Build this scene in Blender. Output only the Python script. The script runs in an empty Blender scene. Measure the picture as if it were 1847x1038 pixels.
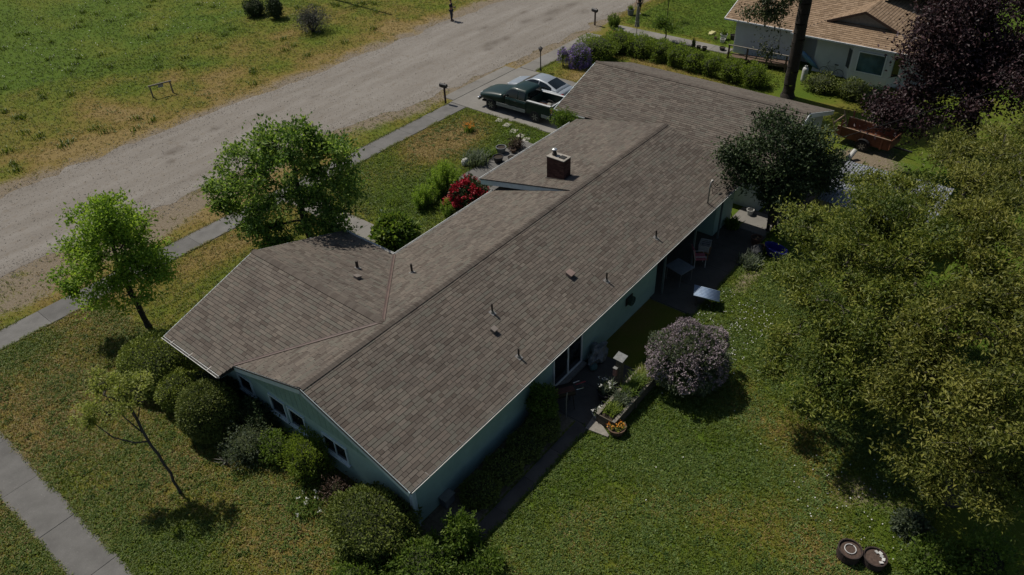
import bpy, math, random
import numpy as np
from mathutils import Vector, Matrix, Quaternion

S = bpy.context.scene
COL = S.collection
R = math.radians

# ------------------------------------------------------------------ camera
CAM_POS = Vector((-8.426, -11.361, 20.489))
CAM_F = Vector((0.60758, 0.51025, -0.60868))
CAM_R = Vector((0.62309, -0.78145, -0.03310))
CAM_U = Vector((0.49254, 0.35915, 0.79273))
cd = bpy.data.cameras.new('camera'); cam = bpy.data.objects.new('camera', cd); COL.objects.link(cam)
cam.matrix_world = Matrix(((CAM_R.x, CAM_U.x, -CAM_F.x, CAM_POS.x), (CAM_R.y, CAM_U.y, -CAM_F.y, CAM_POS.y),
                           (CAM_R.z, CAM_U.z, -CAM_F.z, CAM_POS.z), (0, 0, 0, 1)))
cd.sensor_fit = 'HORIZONTAL'; cd.angle = R(69.2); cd.clip_start = 0.2; cd.clip_end = 2000
S.camera = cam

# ------------------------------------------------------------------ sky, sun, exposure
SUN_ELEV = 57.0
W = bpy.data.worlds.new('World'); S.world = W; W.use_nodes = True
nt = W.node_tree; nt.nodes.clear()
sky = nt.nodes.new('ShaderNodeTexSky'); sky.sky_type = 'NISHITA'; sky.sun_disc = False
sky.sun_elevation = R(SUN_ELEV); sky.sun_rotation = R(2.0); sky.air_density = 1.0; sky.dust_density = 1.2; sky.ozone_density = 1.0
bg = nt.nodes.new('ShaderNodeBackground'); bg.inputs['Strength'].default_value = 0.06
wo = nt.nodes.new('ShaderNodeOutputWorld')
nt.links.new(sky.outputs[0], bg.inputs['Color']); nt.links.new(bg.outputs[0], wo.inputs['Surface'])
sl = bpy.data.lights.new('sun', 'SUN'); sl.energy = 4.5; sl.angle = R(0.53); sl.color = (1.0, 0.94, 0.85)
sun = bpy.data.objects.new('sun', sl); COL.objects.link(sun)
sun.rotation_euler = (R(-(90 - SUN_ELEV)), 0, R(-2.0)); sun.location = (10, 40, 60)
S.view_settings.view_transform = 'Standard'; S.view_settings.look = 'None'
S.view_settings.exposure = -0.08; S.view_settings.gamma = 1.0; S.view_settings.use_curve_mapping = False
S.render.engine = 'CYCLES'
S.cycles.use_denoising = True
S.cycles.max_bounces = 5; S.cycles.diffuse_bounces = 3; S.cycles.transparent_max_bounces = 6
S.cycles.use_adaptive_sampling = True; S.cycles.adaptive_threshold = 0.01

random.seed(4); RNG = np.random.default_rng(11)

# ------------------------------------------------------------------ materials
MATS = {}
def nodes_of(name):
    m = bpy.data.materials.new(name); m.use_nodes = True
    n = m.node_tree.nodes; n.clear()
    out = n.new('ShaderNodeOutputMaterial'); b = n.new('ShaderNodeBsdfPrincipled')
    m.node_tree.links.new(b.outputs[0], out.inputs[0])
    MATS[name] = m
    return m, n, m.node_tree.links, b
def ramp(n, stops):
    r = n.new('ShaderNodeValToRGB'); e = r.color_ramp.elements
    while len(e) < len(stops): e.new(0.5)
    for k, (p, c) in zip(e, stops): k.position = p; k.color = (*c, 1)
    return r
def noise(n, l, scale, detail=4, rough=0.55, vec=None, dist=0.0):
    t = n.new('ShaderNodeTexNoise'); t.inputs['Scale'].default_value = scale; t.inputs['Detail'].default_value = detail
    t.inputs['Roughness'].default_value = rough; t.inputs['Distortion'].default_value = dist
    if vec is not None: l.new(vec, t.inputs['Vector'])
    return t
def mix(n, l, fac, a, b, mode='MIX'):
    x = n.new('ShaderNodeMix'); x.data_type = 'RGBA'; x.blend_type = mode
    for sock, v in ((x.inputs[0], fac), (x.inputs[6], a), (x.inputs[7], b)):
        if isinstance(v, (int, float)): sock.default_value = v
        elif isinstance(v, (tuple, list)): sock.default_value = (*v, 1)
        else: l.new(v, sock)
    return x.outputs[2]
def mapr(n, l, v, a0, a1, b0, b1):
    x = n.new('ShaderNodeMapRange'); l.new(v, x.inputs[0])
    for i, k in enumerate((a0, a1, b0, b1)): x.inputs[i + 1].default_value = k
    return x.outputs[0]
def bump(n, l, b, h, strength, dist):
    x = n.new('ShaderNodeBump'); x.inputs['Strength'].default_value = strength; x.inputs['Distance'].default_value = dist
    l.new(h, x.inputs['Height']); l.new(x.outputs[0], b.inputs['Normal'])
def M(name, col, rough=0.7, metal=0.0, var=0.18, scale=6.0, bmp=0.0, spec=0.4, dirt=None):
    """plain surface with procedural mottling, optional dirt colour patches and fine relief"""
    if name in MATS: return MATS[name]
    m, n, l, b = nodes_of(name)
    tc = n.new('ShaderNodeTexCoord').outputs['Object']
    t = noise(n, l, scale, 6, 0.6, tc)
    d = tuple(max(0, c * (1 - var)) for c in col); u = tuple(min(1, c * (1 + var)) for c in col)
    r = ramp(n, [(0.3, d), (0.7, u)]); l.new(t.outputs[0], r.inputs[0]); c = r.outputs[0]
    if dirt:
        t2 = noise(n, l, scale * 0.45, 5, 0.65, tc, 0.4)
        c = mix(n, l, mapr(n, l, t2.outputs[0], 0.5, 0.72, 0, 0.75), c, dirt)
    l.new(c, b.inputs['Base Color'])
    b.inputs['Roughness'].default_value = rough; b.inputs['Metallic'].default_value = metal
    b.inputs['Specular IOR Level'].default_value = spec
    if bmp: bump(n, l, b, noise(n, l, scale * 5, 5, 0.6, tc).outputs[0], bmp, 0.02)
    return m
LEAF_GAIN = {'leaf_purple': .85, 'leaf_dark': 1.35, 'leaf_walnut': 1.55, 'leaf_olive': 1.5, 'leaf_maple': 2.5, 'leaf_boxdark': 2.9, 'leaf_box': 3.0, 'leaf_hedge': 2.2, 'leaf_green': 1.8, 'leaf_yellow': 1.5, 'leaf_fig': 2.6, 'leaf_laurel': 2.0, 'leaf_deadwood': 1.0, 'leaf_brown': 1.2}
def leafmat(name, dark, mid, light, trans=0.5, rough=0.55, spec=0.3):
    """leaf colour from the per-leaf 'tint' attribute, partly translucent"""
    if name in MATS: return MATS[name]
    f = LEAF_GAIN.get(name, 1.0 if name.startswith('petal') else 1.6); dark, mid, light = [tuple(min(.8, q * f) for q in c) for c in (dark, mid, light)]
    m, n, l, b = nodes_of(name)
    a = n.new('ShaderNodeAttribute'); a.attribute_name = 'tint'
    r = ramp(n, [(0.0, dark), (0.5, mid), (1.0, light)]); l.new(a.outputs['Fac'], r.inputs[0])
    l.new(r.outputs[0], b.inputs['Base Color']); b.inputs['Roughness'].default_value = rough
    b.inputs['Specular IOR Level'].default_value = spec
    if trans:
        t = n.new('ShaderNodeBsdfTranslucent'); l.new(mix(n, l, 1.0, r.outputs[0], (1.15, 1.2, 0.7), 'MULTIPLY'), t.inputs[0])
        s = n.new('ShaderNodeMixShader'); s.inputs[0].default_value = trans
        out = [q for q in n if q.type == 'OUTPUT_MATERIAL'][0]
        l.new(b.outputs[0], s.inputs[1]); l.new(t.outputs[0], s.inputs[2]); l.new(s.outputs[0], out.inputs[0])
    return m
def glassmat(name, col=(0.01, 0.013, 0.015), rough=0.06):
    m, n, l, b = nodes_of(name)
    tc = n.new('ShaderNodeTexCoord').outputs['Object']
    t = noise(n, l, 1.3, 3, 0.5, tc); r = ramp(n, [(0.35, tuple(c * 0.6 for c in col)), (0.7, tuple(c * 1.5 for c in col))])
    l.new(t.outputs[0], r.inputs[0]); l.new(r.outputs[0], b.inputs['Base Color'])
    b.inputs['Roughness'].default_value = rough; b.inputs['Specular IOR Level'].default_value = 0.6
    return m

# ------------------------------------------------------------------ object helpers
def tag(o, label=None, cat=None, group=None, kind=None):
    if label: o['label'] = label
    if cat: o['category'] = cat
    if group: o['group'] = group
    if kind: o['kind'] = kind
    return o
def thing(name, label, cat, loc=(0, 0, 0), rz=0.0, group=None):
    o = bpy.data.objects.new(name, None); COL.objects.link(o); o.empty_display_size = 0.2
    o.location = loc; o.rotation_euler = (0, 0, rz)
    return tag(o, label, cat, group)
def link(name, me, mat=None, parent=None, loc=None):
    o = bpy.data.objects.new(name, me); COL.objects.link(o)
    if mat and not me.materials: me.materials.append(MATS[mat] if isinstance(mat, str) else mat)
    if parent: o.parent = parent
    if loc is not None: o.location = loc
    return o
def np_mesh(name, V, F, tint=None, smooth=False):
    """mesh from arrays: V (n,3), F (m,k) all faces of k corners"""
    me = bpy.data.meshes.new(name); V = np.asarray(V, np.float32); F = np.asarray(F, np.int32)
    me.vertices.add(len(V)); me.vertices.foreach_set('co', V.ravel())
    me.loops.add(F.size); me.loops.foreach_set('vertex_index', F.ravel())
    me.polygons.add(len(F)); k = F.shape[1]
    me.polygons.foreach_set('loop_start', np.arange(0, F.size, k, dtype=np.int32))
    me.polygons.foreach_set('loop_total', np.full(len(F), k, np.int32))
    me.polygons.foreach_set('use_smooth', np.full(len(F), bool(smooth)))
    if tint is not None:
        a = me.attributes.new('tint', 'FLOAT', 'FACE'); a.data.foreach_set('value', np.asarray(tint, np.float32))
    me.update(calc_edges=True)
    return me
class MB:
    """collects shapes and links them as ONE mesh object"""
    def __init__(s): s.v = []; s.f = []
    def add(s, vs, fs):
        k = len(s.v); s.v += [tuple(p) for p in vs]; s.f += [tuple(i + k for i in q) for q in fs]; return s
    def box(s, c, d, rot=None):
        x, y, z = d[0] / 2, d[1] / 2, d[2] / 2
        vs = [Vector(p) for p in ((-x, -y, -z), (x, -y, -z), (x, y, -z), (-x, y, -z), (-x, -y, z), (x, -y, z), (x, y, z), (-x, y, z))]
        if rot is not None: vs = [rot @ p for p in vs]
        return s.add([p + Vector(c) for p in vs], [(0, 3, 2, 1), (4, 5, 6, 7), (0, 1, 5, 4), (1, 2, 6, 5), (2, 3, 7, 6), (3, 0, 4, 7)])
    def lohi(s, lo, hi): return s.box([(a + b) / 2 for a, b in zip(lo, hi)], [b - a for a, b in zip(lo, hi)])
    def bar(s, a, b, w, h, up=(0, 0, 1)):
        a, b = Vector(a), Vector(b); d = (b - a); L = d.length; d.normalize(); u = Vector(up)
        if abs(d.dot(u)) > 0.98: u = Vector((1, 0, 0))
        x = d.cross(u).normalized(); z = x.cross(d); m = Matrix((x, d, z)).transposed()
        return s.box((a + b) / 2, (w, L, h), m)
    def path(s, pts, rad, n=8, cap=True):
        pts = [Vector(p) for p in pts]; rings = []
        if isinstance(rad, (int, float)): rad = [rad] * len(pts)
        vs = []; fs = []
        prev = None
        for i, p in enumerate(pts):
            t = (pts[min(i + 1, len(pts) - 1)] - pts[max(i - 1, 0)]).normalized()
            if prev is None:
                u = Vector((0, 0, 1)) if abs(t.z) < 0.9 else Vector((1, 0, 0)); a = t.cross(u).normalized()
            else: a = (prev - t * prev.dot(t)).normalized()
            prev = a; b = t.cross(a)
            for k in range(n):
                q = 2 * math.pi * k / n; vs.append(p + (a * math.cos(q) + b * math.sin(q)) * rad[i])
        for i in range(len(pts) - 1):
            for k in range(n):
                fs.append((i * n + k, i * n + (k + 1) % n, (i + 1) * n + (k + 1) % n, (i + 1) * n + k))
        if cap: fs.append(tuple(range(n - 1, -1, -1))); fs.append(tuple(range((len(pts) - 1) * n, len(pts) * n)))
        return s.add(vs, fs)
    def lathe(s, prof, c=(0, 0, 0), n=20, axis='z', cap=True):
        vs = []; fs = []
        for (r, z) in prof:
            for k in range(n):
                q = 2 * math.pi * k / n; p = (r * math.cos(q), r * math.sin(q), z)
                if axis == 'x': p = (p[2], p[0], p[1])
                elif axis == 'y': p = (p[1], p[2], p[0])
                vs.append((p[0] + c[0], p[1] + c[1], p[2] + c[2]))
        for i in range(len(prof) - 1):
            for k in range(n): fs.append((i * n + k, i * n + (k + 1) % n, (i + 1) * n + (k + 1) % n, (i + 1) * n + k))
        if cap: fs.append(tuple(range(n - 1, -1, -1))); fs.append(tuple(range((len(prof) - 1) * n, len(prof) * n)))
        return s.add(vs, fs)
    def prism(s, poly, off):
        """closed slab: polygon of 3d points, extruded by vector off"""
        n = len(poly); a = [Vector(p) for p in poly]; b = [p + Vector(off) for p in a]
        return s.add(a + b, [tuple(range(n - 1, -1, -1)), tuple(range(n, 2 * n))] + [(i, (i + 1) % n, (i + 1) % n + n, i + n) for i in range(n)])
    def loft(s, rings, cap=True, close=True):
        n = len(rings[0]); vs = [p for r in rings for p in r]; fs = []
        for i in range(len(rings) - 1):
            for k in range(n if close else n - 1): fs.append((i * n + k, i * n + (k + 1) % n, (i + 1) * n + (k + 1) % n, (i + 1) * n + k))
        if cap: fs.append(tuple(range(n - 1, -1, -1))); fs.append(tuple(range((len(rings) - 1) * n, len(rings) * n)))
        return s.add(vs, fs)
    def mesh(s, name, smooth=False):
        me = bpy.data.meshes.new(name); me.from_pydata(s.v, [], s.f); me.validate()
        if smooth: me.polygons.foreach_set('use_smooth', np.ones(len(me.polygons), bool))
        return me
    def build(s, name, mat, parent=None, smooth=False, bevel=0.0, sub=0, loc=None, fix=True):
        me = s.mesh(name, smooth)
        if fix:
            import bmesh
            bm = bmesh.new(); bm.from_mesh(me); bmesh.ops.recalc_face_normals(bm, faces=bm.faces); bm.to_mesh(me); bm.free()
        o = link(name, me, mat, parent, loc)
        if bevel:
            q = o.modifiers.new('bevel', 'BEVEL'); q.width = bevel; q.segments = 2; q.limit_method = 'ANGLE'; q.angle_limit = R(40)
        if sub:
            q = o.modifiers.new('sub', 'SUBSURF'); q.levels = sub; q.render_levels = sub
        return o
def copy_tree(o, parent=None):
    c = o.copy(); COL.objects.link(c)
    if parent: c.parent = parent
    for ch in o.children: copy_tree(ch, c)
    return c

# value noise on arrays (for vertex attributes and outlines)
_T = np.random.default_rng(5).random((256, 256))
def vnoise(x, y, f=1.0):
    x = np.asarray(x, float) * f + 100; y = np.asarray(y, float) * f + 100
    xi = np.floor(x).astype(int); yi = np.floor(y).astype(int); u = x - xi; v = y - yi
    u = u * u * (3 - 2 * u); v = v * v * (3 - 2 * v); g = lambda a, b: _T[a % 256, b % 256]
    return (g(xi, yi) * (1 - u) + g(xi + 1, yi) * u) * (1 - v) + (g(xi, yi + 1) * (1 - u) + g(xi + 1, yi + 1) * u) * v
def fbm(x, y, f=1.0, o=4):
    return sum(vnoise(x + 17.3 * k, y - 9.1 * k, f * 2 ** k) * 0.5 ** k for k in range(o)) / sum(0.5 ** k for k in range(o))
def unit(a): return a / np.maximum(np.linalg.norm(a, axis=-1, keepdims=True), 1e-9)

# ------------------------------------------------------------------ foliage helpers
def leaf_mesh(name, P, D, L, Wd, rng, tint, nrm=None):
    """one folded rhombus per leaf: P roots, D directions, L lengths, Wd widths"""
    n = len(P); D = unit(D)
    if nrm is None: nrm = unit(rng.normal(size=(n, 3)) + np.array([0, 0, 1.4]))
    Sd = unit(np.cross(D, nrm)); N = np.cross(Sd, D); L = np.broadcast_to(L, n)[:, None]; Wd = np.broadcast_to(Wd, n)[:, None]
    V = np.empty((n, 4, 3)); V[:, 0] = P; V[:, 2] = P + D * L - N * L * 0.12
    V[:, 1] = P + D * L * 0.45 + Sd * Wd * 0.5 + N * Wd * 0.16; V[:, 3] = P + D * L * 0.45 - Sd * Wd * 0.5 + N * Wd * 0.16
    F = np.arange(n * 4).reshape(n, 4)
    return np_mesh(name, V.reshape(-1, 3), F, tint)
def branch_tubes(mb, P0, P1, R0, R1, n=5):
    for a, b, r, q in zip(P0, P1, R0, R1): mb.path([a, b], [r, q], n, cap=False)
def tree(name, label, base, trunk, lobes, n_att, n_leaf, leaf, mat, bark, r0=0.14, spread=0.32, tip=0.006, seed=1, cat='tree',
         group=None, up=0.35, tone=0.30, inner=0.35, droop=0.0, uneven=1.0, flat=.62, slim=.55):
    """trunk: list of points (relative to base) ; lobes: world (x,y,z,r) ; branches grow to attractors in the lobes"""
    rng = np.random.default_rng(seed); base = np.array(base, float); lob = np.array(lobes, float)
    w = lob[:, 3] ** 2; w /= w.sum(); A = []
    while len(A) < n_att:
        i = rng.choice(len(lob), p=w); d = unit(rng.normal(size=3)); q = rng.random() ** 0.45
        if rng.random() > inner and q < 0.6: continue
        p = lob[i, :3] + d * lob[i, 3] * q * np.array([1, 1, 0.85])
        if p[2] < 0.35: continue
        dist = np.linalg.norm(lob[:, :3] - p, axis=1) / lob[:, 3]
        if dist.min() < 0.45 and rng.random() > inner: continue
        A.append(p - base)
    A = np.array(A); tr = np.array(trunk, float)
    N = [tr[0]]; par = [-1]
    for a, b in zip(tr[:-1], tr[1:]):
        k = max(2, int(np.linalg.norm(b - a) / 0.3))
        for t in range(1, k + 1):
            N.append(a + (b - a) * t / k + rng.normal(size=3) * 0.012); par.append(len(N) - 2)
    ntr = len(N); first = max(1, int(ntr * 0.35))
    order = np.argsort(np.linalg.norm(A - tr[-1], axis=1)); ends = []
    for i in order:
        p = A[i]; arr = np.array(N); dv = p - arr; ds = np.linalg.norm(dv, axis=1) + np.where(dv[:, 2] < 0, -dv[:, 2] * 1.2, 0)
        ds[:first] += 50
        j = int(np.argmin(ds)); d = np.linalg.norm(p - arr[j]); k = max(1, int(d / 0.38)); prev = j
        mid = rng.normal(size=3) * 0.09 * d
        for t in range(1, k + 1):
            f = t / k; q = arr[j] + (p - arr[j]) * f + mid * math.sin(math.pi * f) + np.array([0, 0, 0.10 * d * math.sin(math.pi * f)])
            N.append(q); par.append(prev); prev = len(N) - 1
        ends.append(prev)
    N = np.array(N); par = np.array(par); cnt = np.zeros(len(N))
    cnt[ends] = 1
    for i in range(len(N) - 1, 0, -1): cnt[par[i]] += cnt[i]
    rad = tip * np.maximum(cnt, 1) ** 0.5
    rad = np.minimum(rad * (r0 / max(rad[0], 1e-6)) ** np.clip((cnt / cnt.max()), 0, 1), r0)
    rad[:ntr] = np.maximum(rad[:ntr], np.linspace(r0, r0 * 0.45, ntr))
    if ntr > 2: rad[0] = r0 * 1.35
    root = thing(name, label, cat, tuple(base), 0, group)
    mb = MB(); idx = [i for i in range(1, len(N)) if rad[i] > 0.0035]
    for i in idx: mb.path([N[par[i]], N[i]], [rad[par[i]] if cnt[par[i]] < cnt[i] * 3 or i < ntr else rad[i] * 1.2, rad[i]], 7 if i < ntr else 5, cap=False)
    mb.build('trunk', bark, root, smooth=True, fix=False)
    ne = len(ends); E = N[ends]; out = unit(E - E.mean(0))
    wt = rng.gamma(1.0 / uneven, 1.0, ne) + .08; ci = rng.choice(ne, n_leaf, p=wt / wt.sum()); back = rng.random(n_leaf) ** 2 * 0.5
    pe = N[par[np.array(ends)]]
    ctr = E[ci] * (1 - back[:, None]) + pe[ci] * back[:, None]
    cs = spread * (0.6 + 0.8 * rng.random(ne))
    P = ctr + rng.normal(size=(n_leaf, 3)) * cs[ci][:, None] * np.array([1, 1, flat])
    P = P[P[:, 2] + base[2] > 0.05]; n = len(P); ci = ci[:n]
    D = rng.normal(size=(n, 3)) + out[ci] * 0.6 + np.array([0, 0, up - droop])
    ct = rng.normal(size=ne) * tone * 0.45
    tint = np.clip(0.5 + ct[ci] + rng.normal(size=n) * tone * 0.6, 0, 1)
    L = leaf * (0.6 + 0.7 * rng.random(n))
    link('crown', leaf_mesh('crown', P, D, L, L * slim, rng, tint), mat, root)
    return root
def ico(mb, c, r, sub=2, jit=0.0, rng=None):
    import bmesh
    bm = bmesh.new(); bmesh.ops.create_icosphere(bm, subdivisions=sub, radius=1.0)
    vs = [(c[0] + v.co.x * r[0] * (1 + (rng.normal() * jit if rng is not None else 0)), c[1] + v.co.y * r[1], c[2] + v.co.z * r[2] * (1 + (rng.normal() * jit if rng is not None else 0))) for v in bm.verts]
    fs = [tuple(v.index for v in f.verts) for f in bm.faces]; bm.free(); mb.add(vs, fs)
def ell_points(rng, n, rr, squash=1.0, lump=0.12, box=2.0, low=-0.9):
    """points on a lumpy (super-)ellipsoid of radii rr, no lower than low*rz; returns points and outward directions"""
    d = unit(rng.normal(size=(n * 2, 3))); d = d[d[:, 2] > low][:n]
    k = (np.abs(d) ** box).sum(1) ** (-1 / box)
    ph = rng.random(6) * 6.28; fr = rng.integers(2, 6, 6)
    l = 1 + lump * (np.sin(d[:, 0] * fr[0] * 1.7 + ph[0]) * np.sin(d[:, 1] * fr[1] * 1.7 + ph[1]) + np.sin(d[:, 2] * fr[2] * 1.5 + ph[2]) * np.sin(d[:, 0] * fr[3] + ph[3]))
    return d * (k * l)[:, None] * np.array(rr), unit(d / np.array(rr))
def shrub(name, label, loc, rr, n, leaf, mat, seed=1, cat='bush', group=None, lump=0.12, depth=0.16, box=2.0, core=0.84, up=0.25, tone=0.3,
          zc=None, stems=0, corem='leaf_core', narrow=0.55, bark='bark_grey'):
    """leafy mound: leaves in a shell of an ellipsoid of radii rr whose middle is at height zc, added dark core inside blocks light"""
    rng = np.random.default_rng(seed); zc = rr[2] * 0.82 if zc is None else zc
    root = thing(name, label, cat, loc, 0, group)
    P, D = ell_points(rng, n, rr, lump=lump, box=box)
    n = len(P); P = P * (1 - np.abs(rng.normal(size=(n, 1))) * depth) + rng.normal(size=(n, 3)) * leaf * 0.3 + np.array([0, 0, zc])
    k = P[:, 2] > 0.03; P, D = P[k], D[k]; n = len(P)
    dd = D * 0.9 + rng.normal(size=(n, 3)) * 0.6 + np.array([0, 0, up])
    patch = np.sin(P[:, 0] * 3.1 + seed) * np.sin(P[:, 1] * 2.7 + 2 * seed) * np.sin(P[:, 2] * 3.3)
    tint = np.clip(0.5 + patch * tone * 0.5 + rng.normal(size=n) * tone * 0.6, 0, 1)
    L = leaf * (0.6 + 0.7 * rng.random(n)); nr = unit(D * 1.0 + rng.normal(size=(n, 3)) * 0.5 + np.array([0, 0, 0.35]))
    link('foliage', leaf_mesh('foliage', P, dd, L, L * narrow, rng, tint, nr), mat, root)
    if core:  # solid dark ellipsoid added to block light inside the shrub
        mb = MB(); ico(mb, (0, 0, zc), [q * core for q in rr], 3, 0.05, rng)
        mb.v = [(x, y, max(z, 0.01)) for x, y, z in mb.v]; mb.build('blocker_core', corem, root, fix=False)
    if stems:
        mb = MB()
        for i in range(stems):
            a = rng.random() * 6.28; q = rng.random() ** 0.5 * 0.8
            e = np.array([math.cos(a) * rr[0] * q, math.sin(a) * rr[1] * q, zc + rr[2] * 0.6 * rng.random()])
            mb.path([(e[0] * 0.12, e[1] * 0.12, 0), e * [0.5, 0.5, 0.55], e], [0.022, 0.014, 0.006], 5, cap=False)
        mb.build('stem', bark, root, fix=False)
    return root
def blades_mesh(name, P, H, Wd, rng, lean=0.35, tint=None):
    """grass-like blades: tapered, bent two-quad strips rooted at P"""
    n = len(P); a = rng.random(n) * 6.283; Dh = np.stack([np.cos(a), np.sin(a), np.zeros(n)], 1); Sd = np.stack([-np.sin(a), np.cos(a), np.zeros(n)], 1)
    H = np.broadcast_to(H, n)[:, None]; Wd = np.broadcast_to(Wd, n)[:, None]; le = (rng.random((n, 1)) * 0.8 + 0.2) * lean
    Z = np.array([0, 0, 1.0]); m1 = P + Z * H * 0.55 + Dh * H * le * 0.35; t = P + Z * H * (1 - 0.3 * le) + Dh * H * le
    V = np.empty((n, 6, 3)); V[:, 0] = P - Sd * Wd / 2; V[:, 1] = P + Sd * Wd / 2; V[:, 2] = m1 + Sd * Wd * 0.45; V[:, 3] = m1 - Sd * Wd * 0.45
    V[:, 4] = t + Sd * Wd * 0.08; V[:, 5] = t - Sd * Wd * 0.08
    i = np.arange(n)[:, None] * 6; F = np.concatenate([i + [0, 1, 2, 3], i + [3, 2, 4, 5]], 1).reshape(-1, 4)
    tint = np.clip(0.5 + rng.normal(size=n) * 0.25, 0, 1) if tint is None else tint
    return np_mesh(name, V.reshape(-1, 3), F, np.repeat(tint, 2))

# ================================================================== SETTING
# ------------------------------------------------------------------ lawn colour masks (real dryness and soil by place, one patch of painted fir shade)
def blob(x, y, cx, cy, rx, ry, p=1.0): return np.exp(-(((x - cx) / rx) ** 2 + ((y - cy) / ry) ** 2) ** p)
def dryness(x, y):
    f = fbm(x, y, 0.35, 4); g = fbm(x + 40, y - 13, 0.12, 3)
    d = 0.34 + (f - 0.5) * 1.1 + (g - 0.5) * 1.0
    far = y > 33
    d += np.where(far, 0.72 * np.exp(-np.clip(y - 34.5, 0, 99) / 3.8) - 0.10, 0)
    d += np.where(far, 0.42 * blob(x, y, 2, 40, 8, 6) + 0.2 * blob(x, y, 24, 45, 6, 4) - 0.28 * blob(x, y, 12, 62, 16, 12), 0)
    d += np.where((y > 12) & (y < 20.6) & (x > 12), 0.75 * blob(x, y, 21, 18.3, 4.2, 2.0) + 0.1 * blob(x, y, 17.5, 17.5, 3, 2.0) - 0.42 * blob(x, y, 13.8, 14.5, 3.0, 2.6) - 0.15 * blob(x, y, 24.8, 15, 1.0, 3), 0)
    left = (x < 2) | ((x < 8) & (y > 12))
    d += np.where(left & (y < 20.6) & (y > 3), 0.08 + 0.28 * np.exp(-((y - 18.5) / 1.9) ** 2), 0)
    back = (y < -1.4)
    d += np.where(back, -0.28 + 0.34 * blob(x, y, 6.6, -7.0, 1.3, 2.6) + 0.30 * blob(x, y, 3.6, -4.0, 1.5, 1.0) + 0.22 * blob(x, y, 10.5, -7.0, 1.6, 1.2) + 0.42 * blob(x, y, 7.4, -10.3, 1.6, 1.5) + 0.25 * blob(x, y, 13, -4.9, 1.5, .8), 0)
    d += np.where((x > 33) & (y < 34) & (y > 16.5), 0.28, 0) + np.where((x > 46) & (y < 21), -0.45, 0)
    d += np.where((y > 21.9) & (y < 30), 0.28, 0)
    d += np.where((x > 34) & (x < 39.5) & (y < 16), 0.15 * np.sin(y * 0.9) + 0.12, 0)
    return np.clip(d, 0, 1)
def road_near(x): return 26.0 - 2.6 * (1 / (1 + np.exp(-(x - 20) / 3.0))) - 0.7 * (1 / (1 + np.exp(-(x - 36) / 3.0))) + (fbm(x, 0 * x + 3, 0.7, 5) - 0.5) * 1.7
def road_far(x): return 34.6 - 0.025 * np.clip(x, 0, 60) + (fbm(x, 0 * x + 31, 0.7, 5) - 0.5) * 1.4
def dirt_and_shade(x, y):
    n, f = 25.4 - 2.6 * (1 / (1 + np.exp(-(x - 20) / 3.0))), 34.3
    d = np.exp(-np.clip(y - f, 0, 99) / 1.3) * (y > 30) + np.exp(-np.clip(n - y, 0, 99) / 1.6) * (y < 30) * (y > 22.0)
    d *= 0.75
    d += 0.6 * blob(x, y, 2.0, 23.8, 5.5, 1.3) + 0.5 * blob(x, y, 9.0, 24.3, 3, .8) + 0.8 * blob(x, y, 40, 21.9, 4.5, .8)
    d = d * np.clip(0.25 + 1.5 * fbm(x, y, 0.9, 4), 0, 1.4)
    # bare soil of the planting beds and under the trees
    d += 0.25 * ((x > -1.0) & (x < .4) & (y > 0) & (y < 12)) + 0.85 * ((y > -1.1) & (y < .5) & (x > -.5) & (x < 7.2))
    d += 0.55 * blob(x, y, 13, -10.5, 6, 2.5, 2) * np.clip(2.2 * fbm(x, y, 0.6, 3) - .5, 0, 1) + 0.5 * blob(x, y, 27, -5, 8, 4, 2)
    d += 0.55 * blob(x, y, 18.5, -2.4, 2.2, .6) + 0.5 * blob(x, y, 6.6, -8.2, .35, 2.0) * fbm(x, y, 1.5, 2)
    d += 0.75 * blob(x, y, 33.2, -2.6, 2.6, 1.6) * np.clip(2.4 * fbm(x, y, .7, 3) - .4, 0, 1) + 0.5 * blob(x, y, 36.5, .5, 3.5, 3.5) * fbm(x, y, .9, 3) + 0.45 * blob(x, y, -1.5, 35.5, 6, 1.6)  # trailer dirt and verge soil; the middle blob paints the fir's shade
    return np.clip(d, 0, 1)

# materials of the ground
m, n, l, b = nodes_of('turf')
tc = n.new('ShaderNodeTexCoord').outputs['Object']
ad = n.new('ShaderNodeAttribute'); ad.attribute_name = 'dry'; ai = n.new('ShaderNodeAttribute'); ai.attribute_name = 'dirt'
n1 = noise(n, l, 1.6, 8, 0.7, tc); n2 = noise(n, l, 9.0, 8, 0.75, tc); n3 = noise(n, l, 34.0, 4, 0.7, tc)
mm = n.new('ShaderNodeMath'); mm.operation = 'ADD'; l.new(ad.outputs['Fac'], mm.inputs[0]); l.new(mapr(n, l, n1.outputs[0], 0.3, 0.7, -0.14, 0.14), mm.inputs[1])
m2 = n.new('ShaderNodeMath'); m2.operation = 'ADD'; l.new(mm.outputs[0], m2.inputs[0]); l.new(mapr(n, l, n2.outputs[0], 0.3, 0.7, -0.13, 0.13), m2.inputs[1])
rg = ramp(n, [(0.0, (0.068, 0.112, 0.010)), (0.36, (0.106, 0.128, 0.014)), (0.62, (0.142, 0.126, 0.023)), (0.84, (0.176, 0.128, 0.036)), (1.0, (0.210, 0.152, 0.062))])
l.new(m2.outputs[0], rg.inputs[0])
c1 = mix(n, l, 1.0, rg.outputs[0], mix(n, l, n3.outputs[0], (0.45, 0.47, 0.45), (1.5, 1.5, 1.45)), 'MULTIPLY')
rs = ramp(n, [(0.3, (0.115, 0.092, 0.06)), (0.5, (0.185, 0.15, 0.105)), (0.72, (0.26, 0.222, 0.168))]); l.new(n2.outputs[0], rs.inputs[0])
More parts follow.
